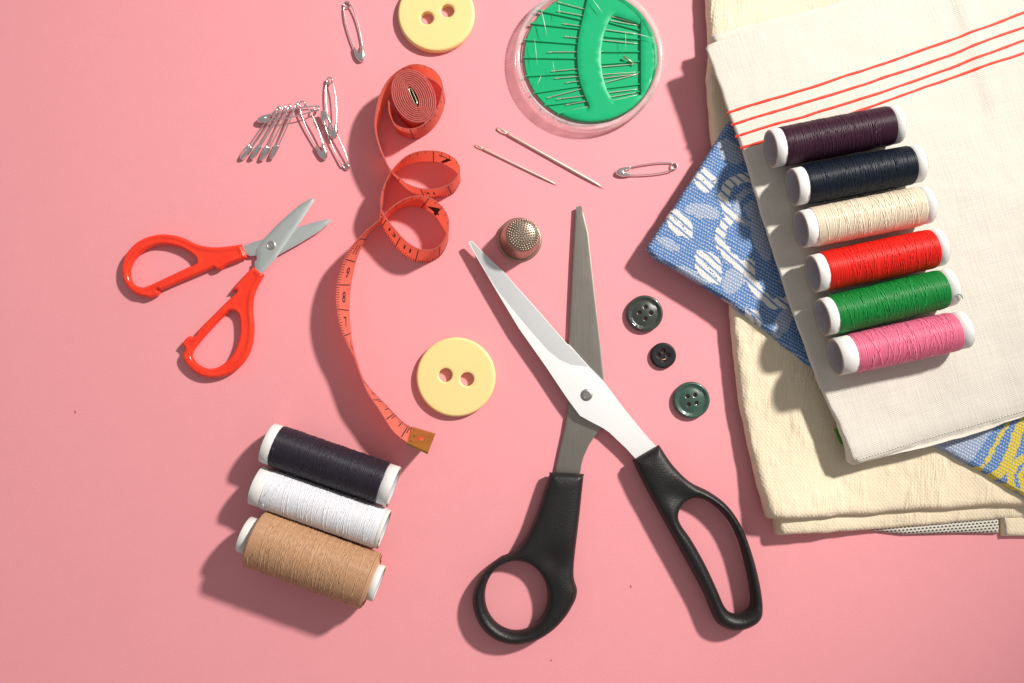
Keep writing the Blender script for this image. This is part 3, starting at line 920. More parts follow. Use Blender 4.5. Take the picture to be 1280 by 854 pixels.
tp4 = [((190, 60), (182, 72)), ((205, 85), (192, 105)), ((230, 115), (212, 140)), ((262, 150), (248, 185)), ((300, 173), (290, 210)), ((340, 176), (330, 214)), ((368, 160), (366, 195)), ((384, 135), (386, 161)), ((393, 105), (390, 136)), ((390, 75), (374, 106)), ((370, 42), (350, 71)),
       ((338, 20), (315, 49)), ((300, 12), (275, 44)), ((258, 22), (238, 56)), ((218, 48), (208, 79)), ((180, 85), (182, 99)), ((130, 130), (148, 130)), ((88, 180), (117, 190)), ((62, 240), (101, 245)), ((49, 300), (92, 300)), ((50, 355), (89, 360)), ((63, 415), (92, 410)), ((83, 465), (97, 455)), ((104, 505), (109, 503)),
       ((124, 560), (132, 572)), ((145, 612), (168, 618)), ((180, 665), (205, 655)), ((222, 730), (250, 700)), ((265, 765), (283, 722)), ((272, 769), (289, 725))]
TW = 37.0
tops, bots = [], []
for (o_, k_, lst) in ((o3, k3, tp3), (o4, k4, tp4)):
    for t_, b_ in lst:
        ti = (o_[0] + t_[0] / k_, o_[1] + t_[1] / k_); zT = TW + 1; zB = 1.0
        if b_ is None:
            T_ = P(*ti, zT); B_ = Vector((T_.x, T_.y, zB))
        else:
            bi = (o_[0] + b_[0] / k_, o_[1] + b_[1] / k_); B_ = P(*bi, zB)
            for _ in range(8):
                T_ = P(*ti, zT); p2 = (T_.xy - B_.xy).length
                zT = zB + math.sqrt(max(TW * TW - p2 * p2, 36.0))
            T_ = P(*ti, zT)
        tops.append(T_); bots.append(B_)
tops = [Vector(p) for p in catmull(tops, 7, False)]; bots = [Vector(p) for p in catmull(bots, 7, False)]
n = len(tops)
mid = [(a_ + b_) / 2 for a_, b_ in zip(tops, bots)]
arc = [0.0]
for i in range(1, n): arc.append(arc[-1] + (mid[i] - mid[i - 1]).length)
arc = np.array(arc)


def nrm_at(i):
    t = mid[min(i + 1, n - 1)] - mid[max(i - 1, 0)]; w = tops[i] - bots[i]
    return t.cross(w).normalized()          # side 'left hand' when walking to the tip, seen from above: t x up


NR = [nrm_at(i) for i in range(n)]
vs, fs = [], []
ht = 0.55
for i in range(n):
    for (p, s_) in ((bots[i], -1), (tops[i], -1), (tops[i], 1), (bots[i], 1)):
        vs.append(p + NR[i] * ht * s_)
for i in range(n - 1):
    a_, b_ = i * 4, i * 4 + 4
    fs += [(a_, a_ + 1, b_ + 1, b_), (a_ + 2, a_ + 3, b_ + 3, b_ + 2)]
ribbon = link('tape_ribbon', vs, fs, TAPE, tm)
vs2, fs2 = vs, []
for i in range(n - 1):
    a_, b_ = i * 4, i * 4 + 4
    fs2 += [(a_ + 1, a_ + 2, b_ + 2, b_ + 1), (a_ + 3, a_, b_, b_ + 3)]
link('tape_edges', vs2, fs2, TEDGE, ribbon)


def on_tape(s_, v_, side, lift=0.18):
    """arc position, 0..1 from lower edge to upper edge, side +1/-1"""
    i = int(np.clip(np.searchsorted(arc, s_) - 1, 0, n - 2)); t = (s_ - arc[i]) / (arc[i + 1] - arc[i])
    b_ = bots[i].lerp(bots[i + 1], t); p = tops[i].lerp(tops[i + 1], t); nn_ = NR[i].lerp(NR[i + 1], t).normalized()
    return b_.lerp(p, v_) + nn_ * side * (ht + lift)


def s_near(px, py, lo=0, hi=10 ** 9):
    """arc position whose mid line shows nearest this picture point"""
    best, bs = 1e9, 0
    for i in range(n):
        if not (lo <= arc[i] <= hi): continue
        q = to_img(np.array([[mid[i].x, mid[i].y]]), mid[i].z)[0]
        dd = (q[0] - px) ** 2 + (q[1] - py) ** 2
        if dd < best: best, bs = dd, arc[i]
    return bs


ink = MB()


def mark(s_, v0, v1, w, side):
    k = max(1, int(abs(v1 - v0) * 4)); 
    for j in range(k):
        a_, b_ = v0 + (v1 - v0) * j / k, v0 + (v1 - v0) * (j + 1) / k
        v = [on_tape(s_ - w / 2, a_, side), on_tape(s_ + w / 2, a_, side), on_tape(s_ + w / 2, b_, side), on_tape(s_ - w / 2, b_, side)]
        ink.add(v, [(0, 1, 2, 3)])


_gl = {}


def glyphs(txt):
    if txt not in _gl:
        cu = bpy.data.curves.new('numeral', 'FONT'); cu.body = txt; cu.align_x = 'CENTER'; cu.resolution_u = 3; cu.offset = 0.012
        ob = bpy.data.objects.new('numeral', cu); COL.objects.link(ob)
        bpy.context.view_layer.update()
        me = bpy.data.meshes.new_from_object(ob.evaluated_get(bpy.context.evaluated_depsgraph_get()))
        v = np.array([q.co[:2] for q in me.vertices]); f = [tuple(p.vertices) for p in me.polygons]
        bpy.data.objects.remove(ob); bpy.data.curves.remove(cu); bpy.data.meshes.remove(me)
        v[:, 1] -= 0.35
        _gl[txt] = (v, f)
    return _gl[txt]


def numeral(txt, s_, vc, size, side, ang):
    """ang: quarter turns of the figure against the tape's run"""
    v, f = glyphs(txt); c_, s2 = math.cos(ang), math.sin(ang)
    out = []
    for x, y in v:
        a_ = (x * c_ - y * s2) * size * (-1 if side == LH else 1); b_ = (x * s2 + y * c_) * size
        out.append(on_tape(s_ + a_, vc + b_ / TW, side))
    ink.add(out, f)


sA = s_near(487, 216, 0, 10 ** 9)
i20 = arc[20 * 7]; i28 = arc[27 * 7]; i36 = arc[37 * 7]; i45 = arc[45 * 7]; i53 = arc[53 * 7]; end = arc[-1]


def inches(s0, s1, ref, side, step=10.4):
    k = math.floor((s0 - ref) / step)
    s_ = ref + k * step
    while s_ < s1:
        j = round((s_ - ref) / step)
        if s_ > s0:
            if j % 7 == 0: mark(s_, 0.0, 1.0, 1.1, side)
            else: mark(s_, 0.80 if j % 2 else 0.72, 1.0, 0.8, side)
        s_ += step


def cms(s0, s1, ref, side, cell, up=False):
    st_ = cell / 10; k = math.floor((s0 - ref) / st_); s_ = ref + k * st_
    while s_ < s1:
        j = round((s_ - ref) / st_)
        if s_ > s0:
            L = 0.92 if j % 10 == 0 else (0.26 if j % 5 == 0 else 0.19)
            if up: mark(s_, 1 - L, 1.0, 1.3 if j % 10 == 0 else 0.75, side)
            else: mark(s_, 0, L, 1.3 if j % 10 == 0 else 0.75, side)
        s_ += st_


# faces: walking towards the tip, side -1 / +1
V = 1 if NR[3 * 7].dot(Vector((0, -1, 0))) > 0 else -1      # sign of the face turned to the lower edge of the picture at point 3
LH, RH = -V, V
s7 = s_near(541.5, 196, i28, i36); s4 = s_near(532, 254, i45, i53)
inches(i28 - 20, i36 - 10, s7, LH); numeral('7', s7 - 15, 0.42, 36, LH, 0)
inches(i45 - 5, i53, s4, LH); numeral('4', s4 - 15, 0.42, 36, LH, 0)
cms(i20, i28, s_near(528, 240, i20, i28), RH, 34); numeral('21', s_near(538, 240, i20, i28), 0.55, 17, RH, 0)
sb = s_near(498, 303, i36, i45)
cms(i36 + 5, i45, sb, RH, 29)
for k, tx in enumerate(('12', '13', '11')): numeral(tx, sb - 29 * (k - 1) * -1 - 14, 0.6, 17, RH, 0)
s9 = s_near(437.5, 326, i53)
cms(i53 + 8, arc[61 * 7], s9, LH, 31, True)
for k, tx in enumerate(('11', '9', '8', '7', '6')): numeral(tx, s9 + 31 * (k - 1) + 15, 0.45, 19, LH, -math.pi / 2)
cms(arc[62 * 7], end, s9, LH, 26, False)
for k in range(8): mark(end - 8 - k * 13, 0, 0.5, 1.2, LH)
inches(arc[2 * 7], arc[17 * 7], arc[4 * 7], RH, 9)
ink.done('printed_scale', INK, ribbon, smooth=False, kind='stuff')
# metal end
mt = MB()
A0, A1 = P(*(o4[0] + 266 / k4, o4[1] + 768 / k4), tops[-1].z + .5), P(*(o4[0] + 329 / k4, o4[1] + 797 / k4), tops[-1].z - 6)
B0, B1 = P(*(o4[0] + 280 / k4, o4[1] + 719 / k4), 2.0), P(*(o4[0] + 351 / k4, o4[1] + 740 / k4), 2.0)
_n = (B1 - B0).cross(A0 - B0).normalized()
for _ in range(12):
    A1 = P(o4[0] + 329 / k4, o4[1] + 797 / k4, B0.z - (_n.x * (A1.x - B0.x) + _n.y * (A1.y - B0.y)) / _n.z)
nn_ = (A1 - A0).cross(B0 - A0).normalized()
if nn_.z < 0: nn_ = -nn_
vv = []
for d_ in (-1.5, 1.5): vv += [A0 + nn_ * d_, A1 + nn_ * d_, B1 + nn_ * d_, B0 + nn_ * d_]
mt.add(vv, [(3, 2, 1, 0), (4, 5, 6, 7), (0, 1, 5, 4), (1, 2, 6, 5), (2, 3, 7, 6), (3, 0, 4, 7)])
tip = mt.done('metal_tip', BRASS, tm, smooth=False)
cen = (A0 + A1 + B0 + B1) / 4
dt = MB(); dt.lathe([(3.6, 1.4), (3.4, 1.9), (2.4, 2.1), (0.01, 2.1)], cen, nn_, 20); dt.done('tip_hole', simple('red_hole', (0.70, 0.05, 0.03), 0.5), tip)
dt = MB()
for (u_, w_) in ((0.12, 0.16), (0.12, 0.84), (0.2, 0.5)):
    q = A0.lerp(A1, u_).lerp(B0.lerp(B1, u_), w_)
    dt.lathe([(1.3, 1.4), (1.0, 1.75), (0.01, 1.8)], q, nn_, 10)
dt.done('punch_marks', INK, tip, kind='stuff')
# the wound roll
cz = 37.5
cI = (o3[0] + 397 / k3, o3[1] + 172 / k3); cw = P(*cI, cz)
dv = P(cI[0] + 37, cI[1] + 85, cz) - cw; dv.z = 0; dv.normalize(); dn = Vector((-dv.y, dv.x, 0))
def stadium(u, r, hl):
    """0..1 once round a stadium"""
    a_ = 2 * math.pi * u
    return ((r + hl) * math.cos(a_), -r * math.sin(a_))
r0, r1, turns, hl = 3.6, 26.0, 9, 9.5
K = 56; pts = []
for i in range(turns * K + 1):
    u = i / K; r = r0 + (r1 - r0) * u / turns
    x, y = stadium(u, r, hl); pts.append(cw.xy + (dv * x + dn * y).xy)
vs, fs, fe = [], [], []
half = 0.98
for i, p in enumerate(pts):
    a_ = pts[max(i - 1, 0)]; b_ = pts[min(i + 1, len(pts) - 1)]; t = (b_ - a_).normalized(); q = Vector((-t.y, t.x))
    zt_ = cz + 0.5 * noise.noise(Vector((i / K * 0.9, 1, 1)))
    zz = [(p + q * half, 1.0), (p + q * half, zt_ - 0.5), (p + q * half * .4, zt_), (p - q * half * .4, zt_), (p - q * half, zt_ - 0.5), (p - q * half, 1.0)]
    vs += [(w_.x, w_.y, z_) for w_, z_ in zz]
    if i:
        a_, b_ = (i - 1) * 6, i * 6
        for k in range(5):
            (fs if k in (0, 4) else fe).append((a_ + k, b_ + k, b_ + k + 1, a_ + k + 1))
roll = link('wound_tape', vs, fs, TAPE, tm)
link('tape_edges', vs, fe, TEDGE, roll)
mc = MB()
pts = []
for i in range(40):
    a_ = 2 * math.pi * i / 40
    x, y = 9.4 * math.copysign(abs(math.cos(a_)) ** .6, math.cos(a_)) + 1.5 * math.cos(a_), 1.9 * math.copysign(abs(math.sin(a_)) ** .6, math.sin(a_))
    pts.append(Vector((*(cw.xy + (dv * x + dn * y).xy), cz - 0.3)))
mc.tube(pts, 0.75, 6, closed=True)
core_ = mc.done('metal_core', simple('core_metal', (0.60, 0.50, 0.34), 0.3, 1.0), tm)
mc = MB()
mc.add([Vector((*(p.xy * 0.96 + cw.xy * 0.04), z_)) for z_ in (cz - 0.8, cz - 14) for p in pts], [(k, (k + 1) % 40, 40 + (k + 1) % 40, 40 + k) for k in range(40)] + [tuple(range(40, 80))])
mc.done('core_slot', simple('slot_painted_shade', (0.035, 0.028, 0.024), 0.5), core_)  # shade inside the slot is painted in as a near-black colour

# ------------------------------------------------------------------ buttons
YEL = M('yellow_plastic'); _co = YEL.coord()
YEL.p(color=YEL.mix(YEL.noise(_co, 0.03, 3), (0.86, 0.64, 0.27), (0.89, 0.68, 0.30)), rough=0.38, spec=0.4, sss=0.15)
YEL.b.inputs['Subsurface Radius'].default_value = (0.0015, 0.0010, 0.0004); YEL = YEL.m


def two_hole(label, c, r, holes, hr):
    w = P(*c, 5)
    t = thing('yellow_button', label, 'button', (w.x, w.y, 0), 'yellow two-hole buttons')
    def top(v, d):
        rr = np.hypot(v[:, 0] - w.x, v[:, 1] - w.y)
        return 9.2 - 3.0 * (1 - np.sqrt(np.maximum(0, 1 - (1 - np.clip((r - rr) / 3.2, 0, 1)) ** 2))) - 0.8 * np.clip(1 - d / 1.6, 0, 1) - 0.00035 * np.maximum(0, 30 - rr) ** 2
    def bot(v, d):
        rr = np.hypot(v[:, 0] - w.x, v[:, 1] - w.y)
        return 0.3 + 2.2 * np.clip(1 - (r - rr) / 3, 0, 1) ** 2
    relief('button_body', circle(w, r, 96), [circle(P(*h_, 9), hr, 28) for h_ in holes], top, bot, YEL, t, 4, (0.5, 1.3, 2.4, 3.4), sharp=40)


two_hole('yellow two-hole button lying beside the big scissors blade', (570, 471.3), 49.3, ((556.8, 468.9), (583.8, 474)), 8.6)
two_hole('yellow two-hole button cut off by the picture edge above the tape roll', (545.5, 18.5), 48.8, ((533.8, 22.3), (559.3, 13.3)), 8.6)


def four_hole(name, label, c, r, holes, hr, mat, dish, group=None, thick=7.0):
    w = P(*c, 4)
    t = thing(name, label, 'button', (w.x, w.y, 0), group)
    def top(v, d):
        rr = np.hypot(v[:, 0] - w.x, v[:, 1] - w.y) / r
        edge = np.sqrt(np.maximum(0, 1 - np.clip((rr - 0.88) / 0.12, 0, 1) ** 2))
        z = thick * (0.62 + 0.38 * edge)
        if dish:
            k = np.clip((0.88 - rr) / 0.16, 0, 1); k = k * k * (3 - 2 * k)
            z = z - (dish + 0.5) * k + 2.9 * np.clip(1 - (rr / 0.74) ** 2, 0, 1)
        else:
            z = z - 0.7 * np.exp(-(rr / 0.5) ** 2)
        return z - 0.5 * np.clip(1 - d / 1.0, 0, 1) * (rr < 0.8)
    relief('button_body', circle(w, r, 72), [circle(P(*h_, 4), hr, 14) for h_ in holes], top, flat(0.3), mat, t, 2.2, (0.5, 1.1, 1.9, 2.8), sharp=50)
    return t


o5, k5 = (740, 340), 4.272
f5 = lambda l: [(o5[0] + x / k5, o5[1] + y / k5) for x, y in l]
four_hole('green_button', 'dark green four-hole rimmed button beside the blue cloth', f5([(281, 222)])[0], 22.8, f5([(284, 188), (252, 218), (313, 220), (283, 250)]), 2.5,
          simple('dark_green_plastic', (0.036, 0.043, 0.036), 0.33, var=0.35, nscale=0.09, coat=0.3), 2.6, 'dark four-hole buttons')
bb = four_hole('black_button', 'small black four-hole button with a thread scrap, between green ones', f5([(381, 446)])[0], 16.0, f5([(380, 422), (355, 446), (404, 446), (382, 469)]), 2.3,
               simple('black_button_plastic', (0.011, 0.009, 0.011), 0.5, spec=0.3, var=0.3, bump=0.1), 0, 'dark four-hole buttons', 5.5)
tb = MB(); q = P(*f5([(382, 468)])[0], 5); tb.tube([q + Vector((-2.6, -.4, -.6)), q + Vector((-1, 0, .7)), q + Vector((1.2, .3, .8)), q + Vector((2.6, .6, -.8))], 0.9, 5)
tb.done('thread_scrap', simple('tan_thread', (0.55, 0.30, 0.13), 0.8), bb)
four_hole('green_button', 'bottle green four-hole rimmed button, lowest of the dark buttons', f5([(531, 684)])[0], 22.8, f5([(508, 664), (548, 657), (513, 707), (555, 700)]), 2.5,
          simple('bottle_green_plastic', (0.036, 0.078, 0.058), 0.33, var=0.3, nscale=0.09, coat=0.3), 2.4, 'dark four-hole buttons')

# ------------------------------------------------------------------ thimble
w = P(649.3, 300.0, 1)
tt = thing('thimble', 'small metal thimble with a knurled top', 'thimble', (w.x, w.y, 0))
NICK = M('nickel'); _co = NICK.coord()
NICK.p(color=NICK.mix(NICK.noise(_co, 0.12, 4), (0.30, 0.235, 0.18), (0.46, 0.37, 0.29)), rough=0.40, metal=1.0); NICK = NICK.m
m = MB()
prof = [(26.8, 0.4), (27.8, 1.0), (28.0, 2.4), (27.4, 3.8), (26.2, 4.4), (25.4, 4.2), (24.9, 5.5), (24.2, 12), (22.8, 24), (21.2, 33), (20.2, 38), (19.2, 40.6), (17.4, 42.6), (13.5, 44.4), (8, 45.4), (3, 45.7), (0.01, 45.75)]
LEAN = Vector((0.075, -0.02, 1)).normalized()
m.lathe(prof, Vector((w.x, w.y, 0)), LEAN, 64); m.done('thimble_body', NICK, tt, sharp=60)
m = MB(); u_ = LEAN.orthogonal().normalized(); w_ = LEAN.cross(u_)
rings = [(0.0, 45.7)]; zs = np.interp
PR = np.array([(r, z) for r, z in prof[::-1]])
def prof_at(s_):
    """point at arc length from the top centre"""
    acc = 0
    for (r_a, z_a), (r_b, z_b) in zip(PR[:-1], PR[1:]):
        l_ = math.hypot(r_b - r_a, z_b - z_a)
        if acc + l_ >= s_:
            t_ = (s_ - acc) / l_; nr = Vector((-(z_b - z_a), (r_b - r_a))).normalized()
            return r_a + (r_b - r_a) * t_, z_a + (z_b - z_a) * t_, (abs(nr.x), abs(nr.y))
        acc += l_
for k in range(9):
    r_, z_, nr = prof_at(0.01 + k * 2.75)
    cnt_ = 1 if k == 0 else max(5, int(2 * math.pi * r_ / 3.1))
    for j in range(cnt_):
        a_ = 2 * math.pi * (j + 0.5 * (k % 2)) / cnt_
        rad_ = u_ * math.cos(a_) + w_ * math.sin(a_)
        p_ = Vector((w.x, w.y, 0)) + LEAN * z_ + rad_ * r_
        nd = (rad_ * nr[0] + LEAN * nr[1]).normalized()
        m.lathe([(1.25, -0.3), (1.0, 0.65), (0.01, 1.0)], p_, nd, 6)
m.done('knurled_studs', simple('stud_nickel', (0.38, 0.31, 0.24), 0.36, 1.0, 0.2), tt, kind='stuff')

# ------------------------------------------------------------------ needle case
GREENP = simple('green_plastic', (0.003, 0.41, 0.165), 0.38, spec=0.25, var=0.06, nscale=0.04, bump=0.03, bscale=0.2)
CLEAR = mat_clear('clear_plastic', haze=0.002); FROST = mat_clear('frosted_plastic', (0.985, 0.985, 0.985), 0.26)
NEED = simple('needle_steel', (0.84, 0.77, 0.64), 0.45, 1.0, 0.15, 0.15)
nc = P(735.5, 73.5, 5)
ncase = thing('needle_case', 'round clear plastic case with a green needle holder inside', 'needle case', (nc.x, nc.y, 0))
Rr = 93.5
m = MB()
m.lathe([(0.01, 0.5), (Rr - 2, 0.5), (Rr - 0.5, 1.2), (Rr - 0.5, 4.0)], Vector((nc.x, nc.y, 0)), n=120)
m.done('case_base', CLEAR, ncase, sharp=40)
m = MB()
tooth = lambda i, k, a_: (1.3 if k % 2 else -1.0) if 0 < i < 4 else 0.0
m.lathe([(Rr - 1.5, 3.0), (Rr, 3.2), (Rr + 0.3, 8), (Rr, 12.4), (Rr - 2.0, 14.2), (Rr - 5.0, 14.6), (Rr - 6.4, 13.6), (Rr - 6.8, 9.0), (Rr - 6.4, 4.0)], Vector((nc.x, nc.y, 0)), n=300, wob=tooth)
lidr = m.done('lid_rim', FROST, ncase, sharp=50)
m = MB(); m.lathe([(Rr - 5.6, 13.9), (Rr - 12, 13.4), (0.01, 13.2)], Vector((nc.x, nc.y, 0)), n=96)
m.done('lid_window', CLEAR, ncase)
o6, k6 = (580, 0), 3.286
ctr = P(738.6, 70.8, 5)
disc = circle(ctr, 84.5, 120)
lo_ = []
for (x, y) in disc:
    lo_.append((x, y))
relief('holder_base', disc, [], rounded(2.2, 2.0, 1.5), flat(1.4), GREENP, ncase, 14, (0.8,), sharp=40)
# upper plate: the solid lower segment, the arched band and the far flange, open over the needle beds
bedR = [(612, 62), (725, 98), (726, 388), (613, 411), (590, 372), (573, 318), (564, 255), (565, 200), (576, 140), (592, 98)]
bedL = [(513, -40), (497, 30), (478, 110), (467, 175), (464, 235), (470, 305), (485, 365), (515, 440), (385, 470)]
for a_ in np.linspace(2.2, 4.15, 30):   # follow the rim, 6 inside
    pass
zt_ = 8.6
bedLw = img(bedL, zt_, o6, k6)
cI6 = ctr
ang0 = math.atan2(bedLw[-1][1] - ctr.y, bedLw[-1][0] - ctr.x); 
a_start = ang0 % (2 * math.pi); top_pt = bedLw[0]; a_end = math.atan2(top_pt[1] - ctr.y, top_pt[0] - ctr.x) % (2 * math.pi)
rim_pts = [(ctr.x + 90 * math.cos(t_), ctr.y + 90 * math.sin(t_)) for t_ in np.linspace(a_start, a_end, 30)]
# plate outline = disc minus the bed that opens to the rim: walk the disc from a_end to a_start the other way, then back along the bed's inner edge
outl = [(ctr.x + 84.2 * math.cos(t_), ctr.y + 84.2 * math.sin(t_)) for t_ in np.linspace(a_start, a_end - 2 * math.pi, 90)]
outl += catmull(bedLw[:-1], 4, False)[1:]
relief('holder_plate', outl, [img(catmull(bedR, 1), zt_, o6, k6)], rounded(6.4, 2.2, 1.2), flat(4.3), GREENP, ncase, 6, (0.4, 1.2), sharp=40)
for (x0, y0, x1, y1) in ((295, 40, 505, 85), (272, 95, 480, 118), (247, 163, 468, 180), (243, 236, 464, 240), (252, 312, 470, 300), (285, 382, 485, 352), (330, 432, 500, 412), (385, 468, 515, 440),
                         (600, 92, 724, 125), (580, 150, 724, 162), (570, 212, 724, 212), (567, 262, 724, 252), (572, 316, 724, 296), (585, 362, 724, 345), (600, 395, 724, 374)):
    a_ = P(o6[0] + x0 / k6, y0 / k6, 6); b_ = P(o6[0] + x1 / k6, y1 / k6, 6)
    t_ = (b_ - a_).normalized(); q = Vector((-t_.y, t_.x, 0))
    m = MB(); c_ = (a_ + b_) / 2; L_ = (b_ - a_) / 2
    m.add([c_ + L_ * sx + q * yy + Vector((0, 0, zz)) for sx in (-1, 1) for yy, zz in ((-1.6, -2.0), (-0.7, 0.3), (0.7, 0.3), (1.6, -2.0))],
          [(0, 1, 5, 4), (1, 2, 6, 5), (2, 3, 7, 6), (0, 3, 2, 1), (4, 5, 6, 7)])
    m.done('rib', GREENP, ncase, smooth=False)
sw = MB()
for (x0, y0, x1, y1, wd) in ((318, 42, 342, 150, 0.45), (530, 0, 568, 52, 0.4), (290, 160, 302, 270, 0.25), (665, 128, 780, 158, 0.3), (664, 130, 664, 210, 0.25), (390, 18, 392, 60, 0.3), (300, 350, 318, 310, 0.3), (365, 250, 372, 300, .22)):
    a_ = P(o6[0] + x0 / k6, y0 / k6, 13.7); b_ = P(o6[0] + x1 / k6, y1 / k6, 13.7)
    sw.tube([a_, a_.lerp(b_, .5) + Vector((0, 0, .1)), b_], [wd * .4, wd, wd * .3], 4)
sw.done('lid_streaks', simple('streak_white', (0.85, 0.85, 0.82), 0.5), ncase, kind='stuff')  # thin white slivers lying on the lid window


def needle_mesh(L, r, tipf=0.22):
    """needle along +x from its eye at 0 to its point at L"""
    m = MB(); e_ = min(L * 0.09, r * 9); n_ = 10
    xs = [0, e_ * .12, e_ * .5, e_ * .9, e_ * 1.4]
    for sg in (-1, 1):
        m.tube([Vector((e_ * u, sg * r * y, 0)) for u, y in ((0, 0.15), (.12, .7), (.5, 1.0), (.85, .7), (1.05, .2))], r * 0.52, 6)
    m.tube([Vector((x, 0, 0)) for x in (e_ * .95, e_ * 1.3, L * .5, L * (1 - tipf), L * (1 - tipf * .4), L)], [r * .7, r * .98, r, r, r * .7, r * .05], 8)
    return m


def needle(label, A, B, z, r, group=None, name='needle'):
    a_ = P(*A, z); b_ = P(*B, z); L = (b_ - a_).length
    m = needle_mesh(L, r)
    t_ = (b_ - a_).normalized(); q = Vector((-t_.y, t_.x, 0))
    m.v = [a_ + t_ * p.x + q * p.y + Vector((0, 0, p.z)) for p in m.v]
    o = m.done(name, NEED, None, origin=(a_ + b_) / 2 - Vector((0, 0, z)))
    o.location = o.location
    return tag(o, label, 'needle', group)


needle('long thick sewing needle lying under the needle case', (621.5, 160.3), (756.5, 235.8), 1.7, 1.65)
needle('shorter thin sewing needle, below the thick one', (594, 181.5), (697.6, 231.6), 1.3, 1.25)
ords = ['uppermost', 'second', 'third', 'fourth', 'fifth', 'sixth', 'seventh', 'eighth', 'ninth', 'tenth', 'eleventh', 'lowest']
cn = [(385, 8, 722, 100), (380, 45, 722, 106), (405, 97, 722, 142), (412, 150, 722, 180), (342, 214, 700, 212), (358, 293, 715, 262), (372, 322, 722, 295), (418, 340, 722, 303), (342, 402, 724, 302), (380, 408, 722, 365), (418, 431, 720, 378), (388, 467, 722, 388)]
for k, (x0, y0, x1, y1) in enumerate(cn):
    ll = ('%s needle down the green case, tucked under its arched band' % ords[k]) if k < 11 else 'lowest needle in the green case, tucked under its arched band'
    needle(ll, (o6[0] + x0 / k6, y0 / k6), (o6[0] + x1 / k6, y1 / k6), 5.6, 0.62, 'needles in the green case')
tg = MB(); a_ = P(o6[0] + 655 / k6, 232 / k6, 8.4); b_ = P(o6[0] + 700 / k6, 263 / k6, 7.8)
tg.tube([a_, a_.lerp(b_, .5), b_], [1.5, 1.3, 0.6], 6)
tag(tg.done('needle_threader', simple('threader_brass', (0.66, 0.52, 0.30), 0.35, 0.8), None, origin=a_ - Vector((0, 0, 8))), 'short golden scrap among the needles in the green case', 'metal scrap')

# ------------------------------------------------------------------ safety pins
PIN = simple('pin_steel', (0.78, 0.78, 0.77), 0.24, 1.0, 0.1)
CAPM = simple('pin_cap_steel', (0.74, 0.74, 0.73), 0.2, 1.0, 0.15, 0.2)


def pin_parts():
    wv = MB(); r = 0.78
    loop = [Vector((3.6 - 3.6 * math.cos(a_) , 3.6 * math.sin(a_), 0.5 * a_ / math.pi)) for a_ in np.linspace(-2.1, 2.1 + 2 * math.pi, 34)]
    up_w = catmull([(4.5, 3.6, 1.6), (9, 5.2, 1.2), (22, 6.6, 0.6), (40, 6.3, 0.2), (55, 4.8, 0), (64, 3.4, 0)], 5, False)
    dn_w = catmull([(4.5, -3.6, -0.6), (9, -5.2, -0.4), (22, -6.4, 0), (40, -6.0, 0), (55, -4.6, 0), (66, -3.0, 0)], 5, False)
    pts = [Vector(p) for p in dn_w[::-1]] + [p + Vector((0, 0, -0.9)) for p in loop] + [Vector(p) for p in up_w]
    wv.tube(pts, r, 7)
    outline = [(54, 5.6), (60, 6.0), (66, 5.2), (70.5, 2.6), (71.5, 0), (70.5, -2.6), (66, -5.2), (60, -6.0), (54, -5.6), (53.4, -3.0), (58.5, -1.6), (61.5, 0), (58.5, 1.6), (53.4, 3.0)]
    return wv, catmull(outline, 4)


PW, PO = pin_parts()
proto = thing('safety_pin', 'silver safety pin closed, lying alone between tape roll and picture edge', 'safety pin', (0, 0, 0), 'safety pins')
PW.done('pin_wire', PIN, proto)
relief('pin_cap', PO, [], lambda v, d: 2.6 * np.sqrt(np.maximum(0, 1 - (1 - np.clip(d / 2.6, 0, 1)) ** 2)), lambda v, d: -2.4 * np.sqrt(np.maximum(0, 1 - (1 - np.clip(d / 2.6, 0, 1)) ** 2)), CAPM, proto, 1.6, (0.5, 1.2, 2.2), sharp=0)


def pin(o, A, zA, B, zB, roll=0.0, wide=1.0):
    """coil end A and cap end B in the picture"""
    a_ = P(*A, zA); b_ = P(*B, zB); x = (b_ - a_); L = x.length; x.normalize()
    y = Vector((0, 0, 1)).cross(x).normalized(); z = x.cross(y)
    R_ = Matrix((x, y, z)).transposed() @ Matrix.Rotation(roll, 3, 'X')
    k = L / 71.5
    o.matrix_world = Matrix.Translation(a_ * S) @ R_.to_4x4() @ Matrix.Diagonal((k, k * wide, k, 1))


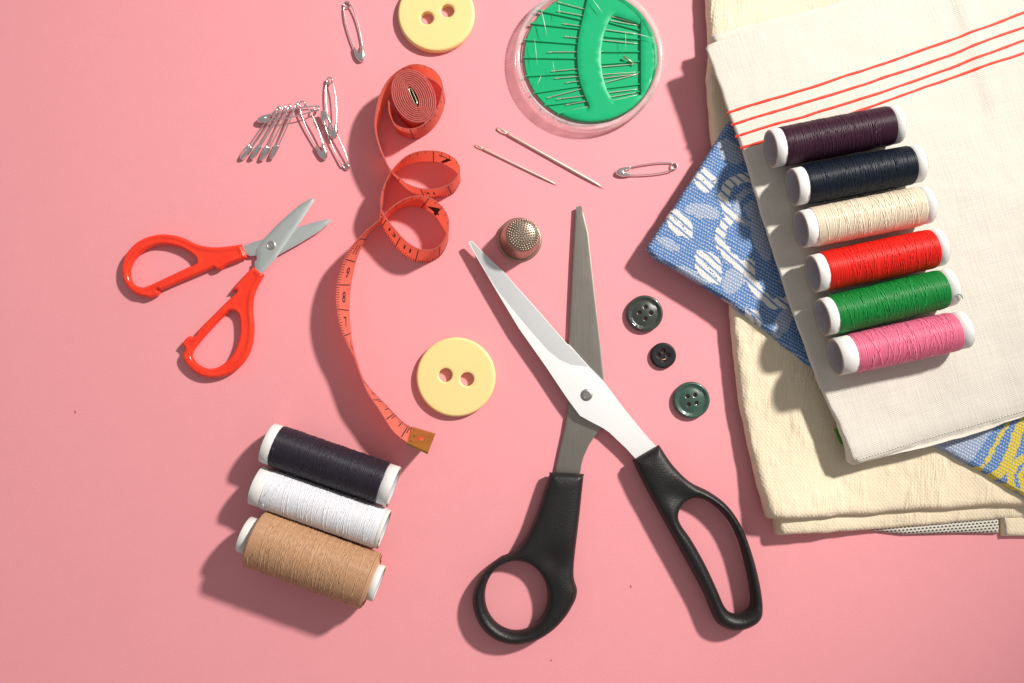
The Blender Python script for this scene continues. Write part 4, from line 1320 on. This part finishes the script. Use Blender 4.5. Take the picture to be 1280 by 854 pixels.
pins = [('silver safety pin lying alone above the pin cluster', (432.6, 2.2), 2.6, (452.4, 77.5), 2.6, 0.0, 1.0),
        ('silver safety pin lying alone beside the blue cloth', (846.6, 207.4), 2.6, (769.5, 216.2), 2.6, 0.0, 0.95),
        ('safety pin standing up out of the linked cluster', (411.4, 97), 5.0, (417.4, 174), 6.5, 0.25, 0.95),
        ('safety pin hanging down below the upright pin', (434.5, 211.5), 2.4, (402.5, 138), 9.0, -0.3, 0.85),
        ('safety pin fanned out alone from the middle of the cluster', (376.0, 127), 9.0, (407, 199.5), 3.0, 0.3, 1.0),
        ('safety pin lying crosswise that holds the linked pins', (399.5, 134.5), 7.5, (321.5, 151), 4.5, 0.45, 0.9),
        ('bunched safety pin, outermost beside the crosswise pin cap', (350, 132.5), 10.0, (301, 199.5), 3.0, 0.75, 0.8),
        ('second bunched safety pin from the crosswise pin cap', (357, 131.5), 10.5, (314, 199), 4.0, 0.95, 0.75),
        ('third bunched safety pin from the crosswise pin cap', (363, 130.5), 11.0, (326, 201), 3.0, 0.8, 0.8),
        ('bunched safety pin nearest the fanned out pin', (372, 128), 10.5, (338.5, 199), 3.5, 0.9, 0.75)]
for k, (lb, A, zA, B, zB, ro, wd) in enumerate(pins):
    if k == 0: o = proto
    else:
        o = proto.copy(); COL.objects.link(o)
        for ch in list(proto.children):
            c2 = ch.copy(); COL.objects.link(c2); c2.parent = o
    o['label'] = lb
    pin(o, A, zA, B, zB, ro, wd)

# ------------------------------------------------------------------ specks of lint on the paper
lint = MB(); R_ = random.Random(3)
for (x, y) in [(788, 735), (94, 517), (690, 826)]:
    a_ = P(x, y, 0.5); an = R_.uniform(0, 3.1); L = R_.uniform(1, 2.6)
    lint.tube([a_, a_ + Vector((math.cos(an) * L, math.sin(an) * L, 0.3)), a_ + Vector((math.cos(an + .7) * L * 1.8, math.sin(an + .7) * L * 1.8, 0))], 0.35, 4)
lint.done('lint', simple('lint', (0.50, 0.15, 0.16), 0.9), None, kind='stuff')
